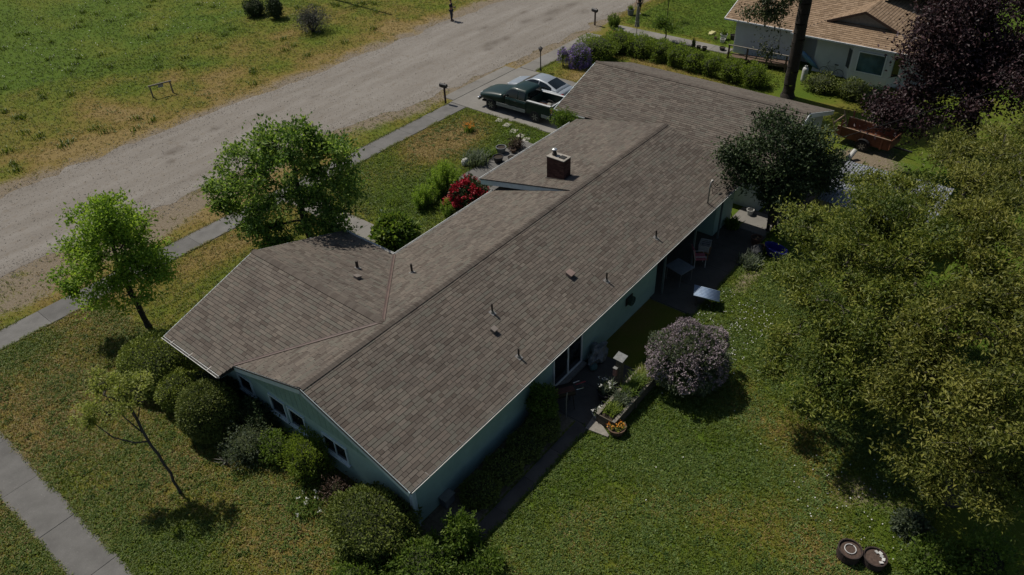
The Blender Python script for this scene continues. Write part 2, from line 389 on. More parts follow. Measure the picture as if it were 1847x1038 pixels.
md = n.new('ShaderNodeMath'); md.operation = 'ADD'; l.new(ai.outputs['Fac'], md.inputs[0]); l.new(mapr(n, l, n2.outputs[0], 0.3, 0.7, -0.28, 0.28), md.inputs[1])
l.new(mix(n, l, mapr(n, l, md.outputs[0], 0.38, 0.62, 0, 1), c1, rs.outputs[0]), b.inputs['Base Color'])
b.inputs['Roughness'].default_value = 0.95; b.inputs['Specular IOR Level'].default_value = 0.15
bump(n, l, b, n3.outputs[0], 0.9, 0.05)

m, n, l, b = nodes_of('gravel_road')
tc = n.new('ShaderNodeTexCoord').outputs['Object']
mp = n.new('ShaderNodeMapping'); l.new(tc, mp.inputs[0]); mp.inputs['Scale'].default_value = (0.16, 1.0, 1.0)
ns = noise(n, l, 0.9, 6, 0.6, mp.outputs[0]); nf = noise(n, l, 26, 6, 0.75, tc); nm = noise(n, l, 2.2, 6, 0.62, tc, 0.3)
r1 = ramp(n, [(0.28, (0.152, 0.136, 0.117)), (0.52, (0.192, 0.176, 0.156)), (0.75, (0.230, 0.215, 0.194))]); l.new(ns.outputs[0], r1.inputs[0])
c = mix(n, l, 1.0, r1.outputs[0], mix(n, l, nf.outputs[0], (0.5, 0.5, 0.5), (1.5, 1.49, 1.47)), 'MULTIPLY')
c = mix(n, l, mapr(n, l, nm.outputs[0], 0.54, 0.70, 0, 0.55), c, (0.145, 0.118, 0.088))
ap = n.new('ShaderNodeAttribute'); ap.attribute_name = 'pit'
mpp = n.new('ShaderNodeMath'); mpp.operation = 'MULTIPLY'; l.new(ap.outputs['Fac'], mpp.inputs[0]); l.new(mapr(n, l, nm.outputs[0], 0.35, 0.6, 0.5, 1.0), mpp.inputs[1])
c = mix(n, l, mpp.outputs[0], c, (0.105, 0.09, 0.075))
l.new(c, b.inputs['Base Color']); b.inputs['Roughness'].default_value = 0.95; b.inputs['Specular IOR Level'].default_value = 0.2
bump(n, l, b, nf.outputs[0], 0.55, 0.03)

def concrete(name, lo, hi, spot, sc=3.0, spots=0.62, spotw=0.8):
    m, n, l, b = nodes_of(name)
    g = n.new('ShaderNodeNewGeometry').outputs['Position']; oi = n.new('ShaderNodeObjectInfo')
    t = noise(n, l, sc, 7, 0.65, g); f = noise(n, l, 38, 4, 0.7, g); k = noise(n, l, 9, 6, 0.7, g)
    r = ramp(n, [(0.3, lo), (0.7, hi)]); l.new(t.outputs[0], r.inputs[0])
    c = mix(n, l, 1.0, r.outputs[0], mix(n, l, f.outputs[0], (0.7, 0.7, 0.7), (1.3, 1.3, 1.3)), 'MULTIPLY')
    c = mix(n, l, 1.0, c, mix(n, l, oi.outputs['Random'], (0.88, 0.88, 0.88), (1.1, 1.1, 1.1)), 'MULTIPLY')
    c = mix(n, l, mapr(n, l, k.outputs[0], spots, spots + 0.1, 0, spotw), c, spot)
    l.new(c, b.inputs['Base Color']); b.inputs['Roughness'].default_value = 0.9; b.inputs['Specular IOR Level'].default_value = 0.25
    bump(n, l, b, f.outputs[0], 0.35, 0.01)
concrete('walk_concrete', (0.098, 0.095, 0.089), (0.145, 0.141, 0.133), (0.28, 0.272, 0.25), 1.2, 0.63, 0.5)
concrete('drive_concrete', (0.15, 0.142, 0.128), (0.20, 0.19, 0.17), (0.13, 0.12, 0.10), 0.8, 0.62, 0.5)
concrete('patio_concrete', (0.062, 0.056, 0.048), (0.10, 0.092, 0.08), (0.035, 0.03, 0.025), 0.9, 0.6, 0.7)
concrete('paver_concrete', (0.33, 0.31, 0.27), (0.42, 0.40, 0.35), (0.2, 0.19, 0.15), 4, 0.66, 0.6)
M('joint_soil', (0.12, 0.112, 0.09), 0.95, var=0.4, scale=20)

# ------------------------------------------------------------------ ground sheet
xs = np.concatenate([[-400, -150, -60, -25], np.arange(-13, 60, 0.3), [62, 66, 72, 80, 100, 160, 400]])
ys = np.concatenate([[-400, -150, -60, -28, -20], np.arange(-16.5, 60, 0.3), [62, 66, 72, 80, 90, 110, 160, 400]])
X, Y = np.meshgrid(xs, ys, indexing='ij'); V = np.stack([X.ravel(), Y.ravel(), np.zeros(X.size)], 1)
i, j = np.meshgrid(np.arange(len(xs) - 1), np.arange(len(ys) - 1), indexing='ij'); k = (i * len(ys) + j).ravel()
me = np_mesh('ground', V, np.stack([k, k + len(ys), k + len(ys) + 1, k + 1], 1))
for nm_, fn in (('dry', dryness), ('dirt', dirt_and_shade)):  # dirt also carries the fir shade painted near the trailer
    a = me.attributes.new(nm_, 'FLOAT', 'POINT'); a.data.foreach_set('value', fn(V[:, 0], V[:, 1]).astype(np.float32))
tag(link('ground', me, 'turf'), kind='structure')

# ------------------------------------------------------------------ gravel road with ragged edges
rx = np.concatenate([[-200, -90, -50, -30], np.arange(-18, 75, 0.35), [80, 90, 110, 150, 220]]); nv = 34
nr, fr_ = road_near(rx), road_far(rx); t = np.linspace(0, 1, nv)
V = np.stack([np.repeat(rx, nv), (nr[:, None] * (1 - t) + fr_[:, None] * t).ravel(), np.full(len(rx) * nv, 0.006)], 1)
i, j = np.meshgrid(np.arange(len(rx) - 1), np.arange(nv - 1), indexing='ij'); k = (i * nv + j).ravel()
me = np_mesh('road', V, np.stack([k, k + nv, k + nv + 1, k + 1], 1))
pit = np.zeros(len(V))
for (cx, cy, a, bb) in ((10.5, 31.3, .9, .45), (12.2, 31.6, .35, .25), (9.6, 30.2, .4, .3), (13.9, 31.9, .5, .3), (36.0, 27.0, 1.0, .5), (37.5, 26.8, .7, .35), (34.9, 26.4, .5, .4), (38.5, 29.9, .6, .3),
                        (41.8, 28.0, .8, .4), (43.2, 26.6, .7, .35), (45.0, 27.6, 1.1, .4), (47.5, 27.4, .7, .4), (46.5, 25.3, .6, .3), (43.5, 29.6, .5, .3), (21, 30.6, .5, .25), (5.0, 29.4, .5, .25), (-1, 30.5, .6, .3)):
    pit = np.maximum(pit, blob(V[:, 0], V[:, 1], cx, cy, a, bb, 1.4))
# curved tyre scuff
ang = np.arctan2(V[:, 1] - 25.2, V[:, 0] - 21.2); rr_ = np.hypot(V[:, 0] - 21.2, V[:, 1] - 25.2)
a = me.attributes.new('pit', 'FLOAT', 'POINT'); a.data.foreach_set('value', np.clip(pit * 0.95, 0, 1).astype(np.float32))
tag(link('road', me, 'gravel_road'), kind='structure')

# ------------------------------------------------------------------ slabs: sidewalks, driveway, walks, patio, each slab its own piece
def slab_mesh(sx, sy, h=0.05, seed=0):
    mb = MB(); e = 0.006
    mb.add([(-sx / 2, -sy / 2, -h), (sx / 2, -sy / 2, -h), (sx / 2, sy / 2, -h), (-sx / 2, sy / 2, -h),
            (-sx / 2, -sy / 2, -e), (sx / 2, -sy / 2, -e), (sx / 2, sy / 2, -e), (-sx / 2, sy / 2, -e),
            (-sx / 2 + e, -sy / 2 + e, 0), (sx / 2 - e, -sy / 2 + e, 0), (sx / 2 - e, sy / 2 - e, 0), (-sx / 2 + e, sy / 2 - e, 0)],
           [(0, 1, 5, 4), (1, 2, 6, 5), (2, 3, 7, 6), (3, 0, 4, 7), (4, 5, 9, 8), (5, 6, 10, 9), (6, 7, 11, 10), (7, 4, 8, 11), (8, 9, 10, 11)])
    return mb.mesh('paving_slab')
def paving(name, x0, x1, y0, y1, nx, ny, mat, z=0.045, gap=0.008, piece='paving_slab'):
    bed = MB().lohi((x0 - 0.03, y0 - 0.03, -0.2), (x1 + 0.03, y1 + 0.03, 0.012)).build(name, 'joint_soil')
    tag(bed, kind='structure'); sx, sy = (x1 - x0) / nx - gap, (y1 - y0) / ny - gap; me = slab_mesh(sx, sy)
    for i in range(nx):
        for j in range(ny):
            o = link(piece, me, mat, bed, (x0 + (i + .5) * (x1 - x0) / nx, y0 + (j + .5) * (y1 - y0) / ny, z + random.uniform(-.003, .003)))
            o.rotation_euler = (random.uniform(-.003, .003), random.uniform(-.003, .003), random.uniform(-.002, .002))
    return bed
paving('sidewalk', -12.0, 25.6, 20.56, 21.95, 15, 1, 'walk_concrete')
paving('sidewalk', 33.2, 42.2, 20.56, 21.95, 6, 1, 'drive_concrete')
paving('sidewalk', -7.47, -6.13, -6.0, 20.4, 1, 10, 'walk_concrete')
paving('driveway', 25.66, 33.14, 12.0, 21.98, 2, 3, 'drive_concrete')
paving('driveway_apron', 26.0, 32.8, 22.04, 23.0, 2, 1, 'drive_concrete', z=0.035)
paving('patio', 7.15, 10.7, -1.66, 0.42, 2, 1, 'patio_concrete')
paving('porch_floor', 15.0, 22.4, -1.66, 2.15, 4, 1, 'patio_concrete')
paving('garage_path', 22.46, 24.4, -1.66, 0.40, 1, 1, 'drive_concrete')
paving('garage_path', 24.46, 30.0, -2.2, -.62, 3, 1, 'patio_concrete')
MB().lohi((10.76, -1.68, -.1), (14.94, -1.58, .06)).build('kerb', 'drive_concrete')['kind'] = 'structure'
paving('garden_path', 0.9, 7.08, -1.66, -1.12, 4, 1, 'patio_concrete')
paving('front_walk', 10.75, 11.95, 12.4, 20.5, 1, 6, 'drive_concrete')
paving('entry_terrace', 16.6, 23.9, 9.0, 14.6, 4, 3, 'walk_concrete')
paving('neighbour_walk', 43.9, 45.1, 10.7, 20.8, 1, 7, 'drive_concrete')

# ================================================================== THE HOUSE
TEAL = M('teal_siding', (0.285, 0.41, 0.365), 0.75, var=0.08, scale=2.2, bmp=0.1, dirt=(0.25, 0.36, 0.32))
_n, _l = TEAL.node_tree.nodes, TEAL.node_tree.links; _b = [q for q in _n if q.type == 'BSDF_PRINCIPLED'][0]
_sx = _n.new('ShaderNodeSeparateXYZ'); _l.new(_n.new('ShaderNodeTexCoord').outputs['Object'], _sx.inputs[0]); _mm = _n.new('ShaderNodeMath'); _mm.operation = 'MODULO'; _mm.inputs[1].default_value = .2; _l.new(_sx.outputs[2], _mm.inputs[0]); bump(_n, _l, _b, _mm.outputs[0], .06, .02)
M('gable_board', (0.205, 0.315, 0.27), 0.8, var=0.14, scale=3)
M('fascia_blue', (0.44, 0.53, 0.56), 0.6, var=0.10, scale=4)
M('white_trim', (0.62, 0.64, 0.64), 0.5, var=0.08, scale=5)
M('window_frame_blue', (0.46, 0.56, 0.58), 0.5, var=0.08, scale=5)
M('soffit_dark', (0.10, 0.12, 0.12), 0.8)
M('felt_black', (0.02, 0.02, 0.02), 0.9)
M('copper_flashing', (0.105, 0.072, 0.06), 0.5, var=0.2, scale=5, dirt=(0.14, 0.10, 0.085))
M('flashing_grey', (0.24, 0.23, 0.215), 0.45, 0.4, var=0.15)
M('pipe_rust', (0.045, 0.036, 0.03), 0.7, 0.2, var=0.3)
M('gutter_white', (0.66, 0.66, 0.63), 0.45, var=0.12, scale=3, dirt=(0.40, 0.38, 0.33))
M('gutter_inside', (0.035, 0.033, 0.03), 0.9, var=0.3)
glassmat('window_glass', (0.012, 0.016, 0.018))
SH_STOPS = [(0.0, (0.080, 0.066, 0.055)), (0.2, (0.099, 0.084, 0.071)), (0.45, (0.113, 0.097, 0.082)), (0.62, (0.109, 0.102, 0.085)), (0.8, (0.122, 0.102, 0.085)), (1.0, (0.135, 0.118, 0.099))]
def shinglemat(name, stops, single):
    m, n, l, b = nodes_of(name)
    if single: src = n.new('ShaderNodeObjectInfo').outputs['Random']
    else:
        a = n.new('ShaderNodeAttribute'); a.attribute_name = 'tint'; src = a.outputs['Fac']
    r = ramp(n, stops); l.new(src, r.inputs[0])
    g = n.new('ShaderNodeNewGeometry').outputs['Position']
    f = noise(n, l, 55, 4, 0.7, g); q = noise(n, l, 0.55, 5, 0.6, g)
    c = mix(n, l, 1.0, r.outputs[0], mix(n, l, f.outputs[0], (0.68, 0.68, 0.68), (1.32, 1.32, 1.32)), 'MULTIPLY')
    c = mix(n, l, 1.0, c, mix(n, l, mapr(n, l, q.outputs[0], 0.3, 0.7, 0, 1), (0.90, 0.90, 0.90), (1.08, 1.07, 1.05)), 'MULTIPLY')
    l.new(c, b.inputs['Base Color']); b.inputs['Roughness'].default_value = 0.92; b.inputs['Specular IOR Level'].default_value = 0.2
    bump(n, l, b, f.outputs[0], 0.4, 0.006)
shinglemat('shingle_stuff', SH_STOPS, False); shinglemat('shingle_one', SH_STOPS, True)
TAN_STOPS = [(0.0, (0.19, 0.132, 0.085)), (0.5, (0.24, 0.168, 0.108)), (1.0, (0.285, 0.205, 0.138))]
shinglemat('shingle_tan', TAN_STOPS, False)

def scan(poly, s):
    """intervals of e inside a polygon [(e,s)] at height s"""
    xs = []
    for (a, b_), (c, d) in zip(poly, poly[1:] + poly[:1]):
        if (b_ > s) != (d > s): xs.append(a + (s - b_) * (c - a) / (d - b_))
    xs.sort(); return list(zip(xs[::2], xs[1::2]))
def shingle_list(O, e, s, poly, rng, expo=0.145, wmin=0.14, wmax=0.46, t0=0.017, t1=0.021, gap=.017):
    """rows of wedge-shaped tabs on a roof plane; returns (corner verts 8x3, tint)"""
    O, e, s = Vector(O), Vector(e).normalized(), Vector(s).normalized(); nrm = e.cross(s)
    if nrm.z < 0: nrm = -nrm
    out = []; smax = max(p[1] for p in poly); smin = min(p[1] for p in poly); r = 0
    while smin + r * expo < smax - 0.02:
        s0 = smin + r * expo; sm = min(s0 + expo * 0.5, smax - 0.01); r += 1
        for (a, b_) in scan(poly, sm):
            q = a - rng.random() * 0.2
            while q < b_ - 0.03:
                w = rng.uniform(wmin, wmax); x0, x1 = max(q, a), min(q + w - 0.009, b_); q += w
                if x1 - x0 < 0.03: continue
                t = rng.choice([t0, t1]) + rng.uniform(-.002, .002); f = s0 - rng.choice([0, 0.004]); bk = min(s0 + expo - gap, smax)  # short back edge bares a black groove, standing in for the butt shadow
                P = lambda x, y, z: O + e * x + s * y + nrm * z
                out.append(([P(x0, f, 0.001), P(x1, f, 0.001), P(x1, bk, 0.001), P(x0, bk, 0.001), P(x0, f, t), P(x1, f, t), P(x1, bk, t - .006), P(x0, bk, t - .006)], (O + e * (x0 + x1) / 2 + s * s0)))
    return out
SHF = [(4, 5, 6, 7), (0, 1, 5, 4), (1, 2, 6, 5), (3, 0, 4, 7)]
def shingles_to_mesh(name, lst, rng):
    V = np.array([[tuple(p) for p in vs] for vs, c in lst]).reshape(-1, 3); n = len(lst)
    F = (np.arange(n)[:, None, None] * 8 + np.array(SHF)[None]).reshape(-1, 4)
    t = rng.random(n); return np_mesh(name, V, F, np.repeat(t, 4))

HE, HR, YW = 2.55, 4.05, 9.135            # eave height, ridge height, roof width
YR = YW / 2; K = (HR - HE) / YR; XE = 23.1
WZ, WX0, WX1, WXR, WY = 3.94, -0.53, 8.30, 3.885, 12.37   # front wing
KW = (WZ - HE) / (WXR - WX0)
PY, PZ, PX = 9.97, 2.90, 14.98; KP = (HR - PZ) / (PY - YR)  # low-pitched porch roof
GX0, GXR, GX1, GZ0, GZR, GY0, GY1 = 24.1, 28.35, 32.6, 2.60, 4.02, -0.75, 12.2  # garage
zl = lambda y: HE + K * (YW - y)
house = thing('house', 'long teal single-storey house with brown shingle roof and brick chimney', 'house', (0, 0, 0))
# roof decks (thick slabs below the shingles)
pl_R = [(0, 0, HE), (XE, 0, HE), (XE, YR, HR), (0, YR, HR)]
yv0 = YW - (KW / K) * (0 - WX0)
pl_L = [(0, YR, HR), (0, yv0, zl(yv0)), (WXR, YW - (WZ - HE) / K, WZ), (WX1, YW, HE), (15.6, YW, HE), (15.6, YR, HR)]
pl_P = [(PX, YR, HR), (PX, PY, PZ), (XE, PY, PZ), (XE, YR, HR)]
yin = YW - (WZ - HE) / K
pl_W0 = [(WX0, 8.80, HE), (WX0, WY, HE), (WXR, WY, WZ), (WXR, yin, WZ), (0, yv0, HE + KW * (0 - WX0))]
pl_W1 = [(WX1, YW, HE), (WXR, yin, WZ), (WXR, WY, WZ), (WX1, WY, HE)]
pl_G0 = [(GX0, GY0, GZ0), (GX0, GY1, GZ0), (GXR, GY1, GZR), (GXR, GY0, GZR)]
pl_G1 = [(GX1, GY0, GZ0), (GX1, GY1, GZ0), (GXR, GY1, GZR), (GXR, GY0, GZR)]
mb = MB()
for p in (pl_R, pl_L, pl_P, pl_W0, pl_W1, pl_G0, pl_G1): mb.prism(p, (0, 0, -0.11))
roof = mb.build('roof', 'felt_black', house)
# shingles
rng = np.random.default_rng(3); LST = []
def plane(poly3, O, e, s):
    O, e, s = Vector(O), Vector(e).normalized(), Vector(s).normalized()
    return shingle_list(O, e, s, [((Vector(p) - O).dot(e), (Vector(p) - O).dot(s)) for p in poly3], rng)
LST += plane([(0, -.05, HE - .05 * K), (XE, -.05, HE - .05 * K), (XE, YR, HR), (0, YR, HR)], (0, 0, HE), (1, 0, 0), (0, 1, K))
LST += plane(pl_L, (0, YW, HE), (1, 0, 0), (0, -1, K))
LST += plane(pl_P, (PX, PY, PZ), (1, 0, 0), (0, -1, KP))
LST += plane(pl_W0, (WX0, 0, HE), (0, 1, 0), (1, 0, KW))
LST += plane(pl_W1, (WX1, 0, HE), (0, 1, 0), (-1, 0, KW))
LST += plane(pl_G0, (GX0, GY0, GZ0), (0, 1, 0), (1, 0, (GZR - GZ0) / (GXR - GX0)))
LST += plane(pl_G1, (GX1, GY0, GZ0), (0, 1, 0), (-1, 0, (GZR - GZ0) / (GX1 - GXR)))
def shows(it):
    vs = it[0]; d = (it[1] - CAM_POS); return d.length / max((vs[1] - vs[0]).length, 0.1) ** 0.5
LST.sort(key=shows)
for vs, c in LST[:300]:
    me = bpy.data.meshes.new('shingle'); o0 = vs[0]; me.from_pydata([tuple(v - o0) for v in vs], [], SHF)
    link('shingle', me, 'shingle_one', roof, tuple(o0))
o = link('shingles', shingles_to_mesh('shingles', LST[300:], rng), 'shingle_stuff', roof); tag(o, kind='stuff')
# ridge caps: overlapping folded tabs
def caps(a, b_, dl, dr, w=0.15, expo=0.15):
    """a->b ridge line, dl / dr downslope unit vectors left and right"""
    a, b_ = Vector(a), Vector(b_); L = (b_ - a).length; d = (b_ - a) / L; out = []; dl, dr = Vector(dl).normalized(), Vector(dr).normalized(); up = Vector((0, 0, 1))
    k = 0
    while k * expo < L - 0.02:
        p = a + d * (k * expo); q = a + d * min(L, (k + 1) * expo + 0.02); k += 1
        for dd in (dl, dr):
            out.append(([p + dd * w + up * .012, p + up * .016, q + up * .010, q + dd * w + up * .006, p + dd * w + up * .050, p + up * .062, q + up * .050, q + dd * w + up * .036], p))
    return out
CP = caps((0, YR, HR), (XE, YR, HR), (0, 1, -K), (0, -1, -K)) + caps((WXR, WY, WZ), (WXR, yin, WZ), (-1, 0, -KW), (1, 0, -KW)) + \
     caps((GXR, GY1, GZR), (GXR, GY0, GZR), (-1, 0, -.33), (1, 0, -.33))
def caps_mesh(name, lst, r2):
    V = np.array([[tuple(p) for p in vs] for vs, c in lst]).reshape(-1, 3); F = (np.arange(len(lst))[:, None, None] * 8 + np.array([(4, 5, 6, 7), (0, 1, 5, 4), (0, 4, 7, 3), (2, 3, 7, 6)])[None]).reshape(-1, 4)
    return np_mesh(name, V, F, np.repeat(np.repeat(r2.random(len(lst) // 2), 2) * 0.45, 4))
tag(link('ridge_cap', caps_mesh('ridge_cap', CP, rng), 'shingle_stuff', roof), kind='stuff')
# valley flashings
for a, b_, side in (((0.0, yv0, zl(yv0)), (WXR, yin, WZ), 1), ((WX1, YW, HE), (WXR, yin, WZ), -1)):
    a, b_ = Vector(a), Vector(b_); d = (b_ - a).normalized(); h = Vector((-d.y, d.x, 0)).normalized(); mb = MB()
    for q in (-1, 1):
        mb.add([a + Vector((0, 0, .028)), b_ + Vector((0, 0, .028)), b_ + h * q * .05 + Vector((0, 0, .052)), a + h * q * .05 + Vector((0, 0, .052))], [(0, 1, 2, 3)])
        mb.bar(a + h * q * .055 + Vector((0, 0, .05)), b_ + h * q * .055 + Vector((0, 0, .05)), .014, .02)
    mb.build('valley_flashing', 'copper_flashing', roof, fix=False)
# walls
WXN = 0.36                      # plane of the near gable wall
def wall_poly(name, pts, off, mat=TEAL): return MB().prism(pts, off).build(name, mat, house)
ZT = 0.13
near_wall = wall_poly('wall', [(WXN, 0.42, 0), (WXN, 11.95, 0), (WXN, 11.95, HE + .05), (WXN, 8.7, HE + .05), (WXN, YR, HR - ZT), (WXN, 0.42, HE + K * .42 - ZT)], (0.2, 0, 0))
wall_poly('wall', [(WXN + .2, .42, 0), (15.4, .42, 0), (15.4, .42, HE - .02), (WXN + .2, .42, HE - .02)], (0, .2, 0))
wall_poly('wall', [(15.2, .62, 0), (15.2, 2.4, 0), (15.2, 2.4, HE + .4), (15.2, .62, HE)], (.2, 0, 0))
wall_poly('wall', [(15.4, 2.2, 0), (21.2, 2.2, 0), (21.2, 2.2, HE + .5), (15.4, 2.2, HE + .5)], (0, .2, 0))
wall_poly('wall', [(21.0, .42, 0), (21.0, 2.2, 0), (21.0, 2.2, HE + .4), (21.0, .42, HE)], (.2, 0, 0))
wall_poly('wall', [(21.2, .42, 0), (23.0, .42, 0), (23.0, .42, HE - .02), (21.2, .42, HE - .02)], (0, .2, 0))
wall_poly('wall', [(WXN + .2, 11.75, 0), (7.9, 11.75, 0), (7.9, 11.75, HE), (WXR, 11.75, WZ - .16), (WXN + .2, 11.75, HE + .1)], (0, .2, 0))
wall_poly('wall', [(7.7, 8.7, 0), (7.7, 11.75, 0), (7.7, 11.75, HE), (7.7, 8.7, HE)], (.2, 0, 0))
wall_poly('wall', [(7.9, 8.5, 0), (23.0, 8.5, 0), (23.0, 8.5, HE), (7.9, 8.5, HE)], (0, .2, 0))
wall_poly('wall', [(15.28, 5.2, zl(5.2) - .02), (15.28, 8.7, HE), (15.28, 8.7, HE + .42), (15.28, 5.2, zl(5.2) + .02)], (.06, 0, 0), 'felt_black')
wall_poly('wall', [(22.8, .62, 0), (22.8, 8.5, 0), (22.8, 8.5, HE), (22.8, YR, HR - .2), (22.8, .62, HE)], (.2, 0, 0))
for pts, off in (([(24.5, -.4, 0), (24.5, 11.9, 0), (24.5, 11.9, 2.6), (24.5, -.4, 2.6)], (.2, 0, 0)), ([(32.0, -.4, 0), (32.0, 11.9, 0), (32.0, 11.9, 2.6), (32.0, -.4, 2.6)], (.2, 0, 0)),
                 ([(24.7, 11.7, 0), (32.0, 11.7, 0), (32.0, 11.7, 2.6), (GXR, 11.7, 3.85), (24.7, 11.7, 2.6)], (0, .2, 0)), ([(24.7, -.4, 0), (32.0, -.4, 0), (32.0, -.4, 2.6), (GXR, -.4, 3.85), (24.7, -.4, 2.6)], (0, .2, 0))):
    wall_poly('wall', pts, off, M('garage_siding', (0.42, 0.47, 0.47), 0.7, var=.1))
# boarded gable triangle, each vertical board its own piece
zb = 2.02
gp = MB().prism([(WXN - .012, .55, zb + .06), (WXN - .012, 8.45, zb + .06), (WXN - .012, 8.45, HE + .08), (WXN - .012, YR, HR - .16), (WXN - .012, .55, HE + .06)], (.011, 0, 0)).build('gable_panel', 'gable_board', house)
yy = .62
while yy < 8.36:
    y1 = min(yy + .285, 8.42); zt = lambda y: min(HE + K * y, HE + K * (YW - y)) - .14
    if min(zt(yy), zt(y1)) > zb + .1:
        MB().prism([(0, yy, zb), (0, y1, zb), (0, y1, zt(y1))] + ([(0, YR, HR - .14)] if yy < YR < y1 else []) + [(0, yy, zt(yy))], (-.02, 0, 0)).build('board', 'gable_board', gp, loc=(WXN - .014, 0, 0))
    yy += .298
# fascias on rakes and eaves
def fascia(a, b_, t=.035, h=.23, mat='fascia_blue', name='fascia', dz=-.125):
    return MB().bar(Vector(a) + Vector((0, 0, dz)), Vector(b_) + Vector((0, 0, dz)), t, h).build(name, mat, house)
fascia((-.02, -.02, HE - .005), (-.02, YR, HR)); fascia((-.02, YR, HR), (-.02, yv0 + .02, zl(yv0)))
fascia((PX - .02, YR + .25, HR - KP * .25), (PX - .02, PY, PZ), h=.26, dz=-.14)
fascia((WX0, WY + .02, HE), (WXR, WY + .02, WZ)); fascia((WXR, WY + .02, WZ), (WX1, WY + .02, HE))
fascia((GX0, GY1 + .02, GZ0), (GXR, GY1 + .02, GZR)); fascia((GXR, GY1 + .02, GZR), (GX1, GY1 + .02, GZ0))
fascia((GX0, GY0 - .02, GZ0), (GXR, GY0 - .02, GZR), mat='white_trim'); fascia((GXR, GY0 - .02, GZR), (GX1, GY0 - .02, GZ0), mat='white_trim')
# soffits
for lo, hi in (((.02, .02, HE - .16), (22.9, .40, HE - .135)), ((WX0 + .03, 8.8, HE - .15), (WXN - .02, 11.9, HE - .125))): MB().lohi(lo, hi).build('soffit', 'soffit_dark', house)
# dark metal drip edges under the rakes
for a, b_ in (((-.045, 0, HE), (-.045, YR, HR)), ((-.045, YR, HR), (-.045, yv0, zl(yv0))), ((PX - .045, YR + .1, HR - KP * .1), (PX - .045, PY, PZ))):
    MB().bar(Vector(a) + Vector((0, 0, .008)), Vector(b_) + Vector((0, 0, .008)), .03, .045).build('drip_edge', 'felt_black', house)
# gutters with hangers
def gutter(a, b_, outw, nh, end=True):
    a, b_, o = Vector(a), Vector(b_), Vector(outw); z = Vector((0, 0, 1)); mb = MB()
    sec = [o * .0 + z * .0, o * .0 - z * .10, o * .05 - z * .10, o * .115 - z * .02, o * .115 + z * .01, o * .100 + z * .01, o * .10 - z * .02, o * .068 - z * .088, o * .012 - z * .088, o * .012 + z * .0]
    mb.loft([[a + p for p in sec], [b_ + p for p in sec]]); g = mb.build('gutter', 'gutter_white', house)
    MB().bar(a + o * .045 - z * .078, b_ + o * .045 - z * .078, .055, .012).build('gutter_strip', 'gutter_inside', g)  # dark strip along the gutter bottom
    for i in range(nh):
        p = a + (b_ - a) * (i + .5) / nh
        MB().bar(p - o * .10 + z * .045, p + o * .112 + z * .02, .016, .01).build('hanger', 'flashing_grey', g)
    return g
gutter((.0, -.02, HE - .01), (XE, -.02, HE - .01), (0, -1, 0), 15)
gutter((WX1 + .1, YW + .02, HE - .01), (PX, YW + .02, HE - .01), (0, 1, 0), 4)
gutter((PX, PY + .02, PZ - .01), (22.6, PY + .02, PZ - .01), (0, 1, 0), 5)
gutter((WX0 - .02, 8.82, HE - .01), (WX0 - .02, WY, HE - .01), (-1, 0, 0), 3)
gutter((WX1 + .02, YW + .15, HE - .01), (WX1 + .02, WY, HE - .01), (1, 0, 0), 2)
gutter((GX0 - .02, 10.1, GZ0 - .01), (GX0 - .02, GY1, GZ0 - .01), (-1, 0, 0), 2)
# downspout at the near corner
MB().path([(.34, -.06, 2.42), (.34, .3, 2.25), (.34, .34, 2.1), (.34, .34, .15), (.25, .25, .05)], .035, 8).build('downspout', 'fascia_blue', house)
MB().lohi((WXN - .03, .36, 0), (WXN - .004, .5, 2.52)).build('corner_trim', 'fascia_blue', house); MB().lohi((WXN - .03, .33, 0), (WXN + .12, .358, 2.52)).build('corner_trim', 'fascia_blue', house)
# windows on the near gable wall (frame with pane, sill, curtain)
M('curtain', (0.10, 0.12, 0.11), 0.9, var=.35, scale=14)
def window_x(x, y0, y1, z0, z1, mull=0, parent=None, sill=True, mat='window_frame_blue', t=.075, pane='window_glass'):
    mb = MB(); d = .05; xx0, xx1 = x - d, x + .02
    mb.lohi((xx0, y0, z0), (xx1, y0 + t, z1)); mb.lohi((xx0, y1 - t, z0), (xx1, y1, z1)); mb.lohi((xx0, y0 + t, z1 - t), (xx1, y1 - t, z1)); mb.lohi((xx0, y0 + t, z0), (xx1, y1 - t, z0 + t))
    f = mb.build('window', mat, parent or house)
    n = mull + 1
    for i in range(n):
        a = y0 + t + (y1 - y0 - 2 * t) * i / n; b2 = y0 + t + (y1 - y0 - 2 * t) * (i + 1) / n
        MB().lohi((x - .016, a + .005, z0 + t), (x - .006, b2 - .005, z1 - t)).build('pane', pane, f)
        if i: MB().lohi((xx0 + .01, a - .02, z0 + t + .002), (xx1, a + .02, z1 - t - .002)).build('mullion', mat, f)
    if sill: MB().lohi((x - .11, y0 - .05, z0 - .05), (x + .0, y1 + .05, z0 - .003)).build('sill', 'fascia_blue', f)
    return f
window_x(WXN, 8.55, 9.42, .92, 1.72); window_x(WXN, 6.58, 7.52, .90, 1.80); window_x(WXN, 5.50, 6.44, .90, 1.80); window_x(WXN, 3.36, 4.62, .90, 1.72, mull=1)
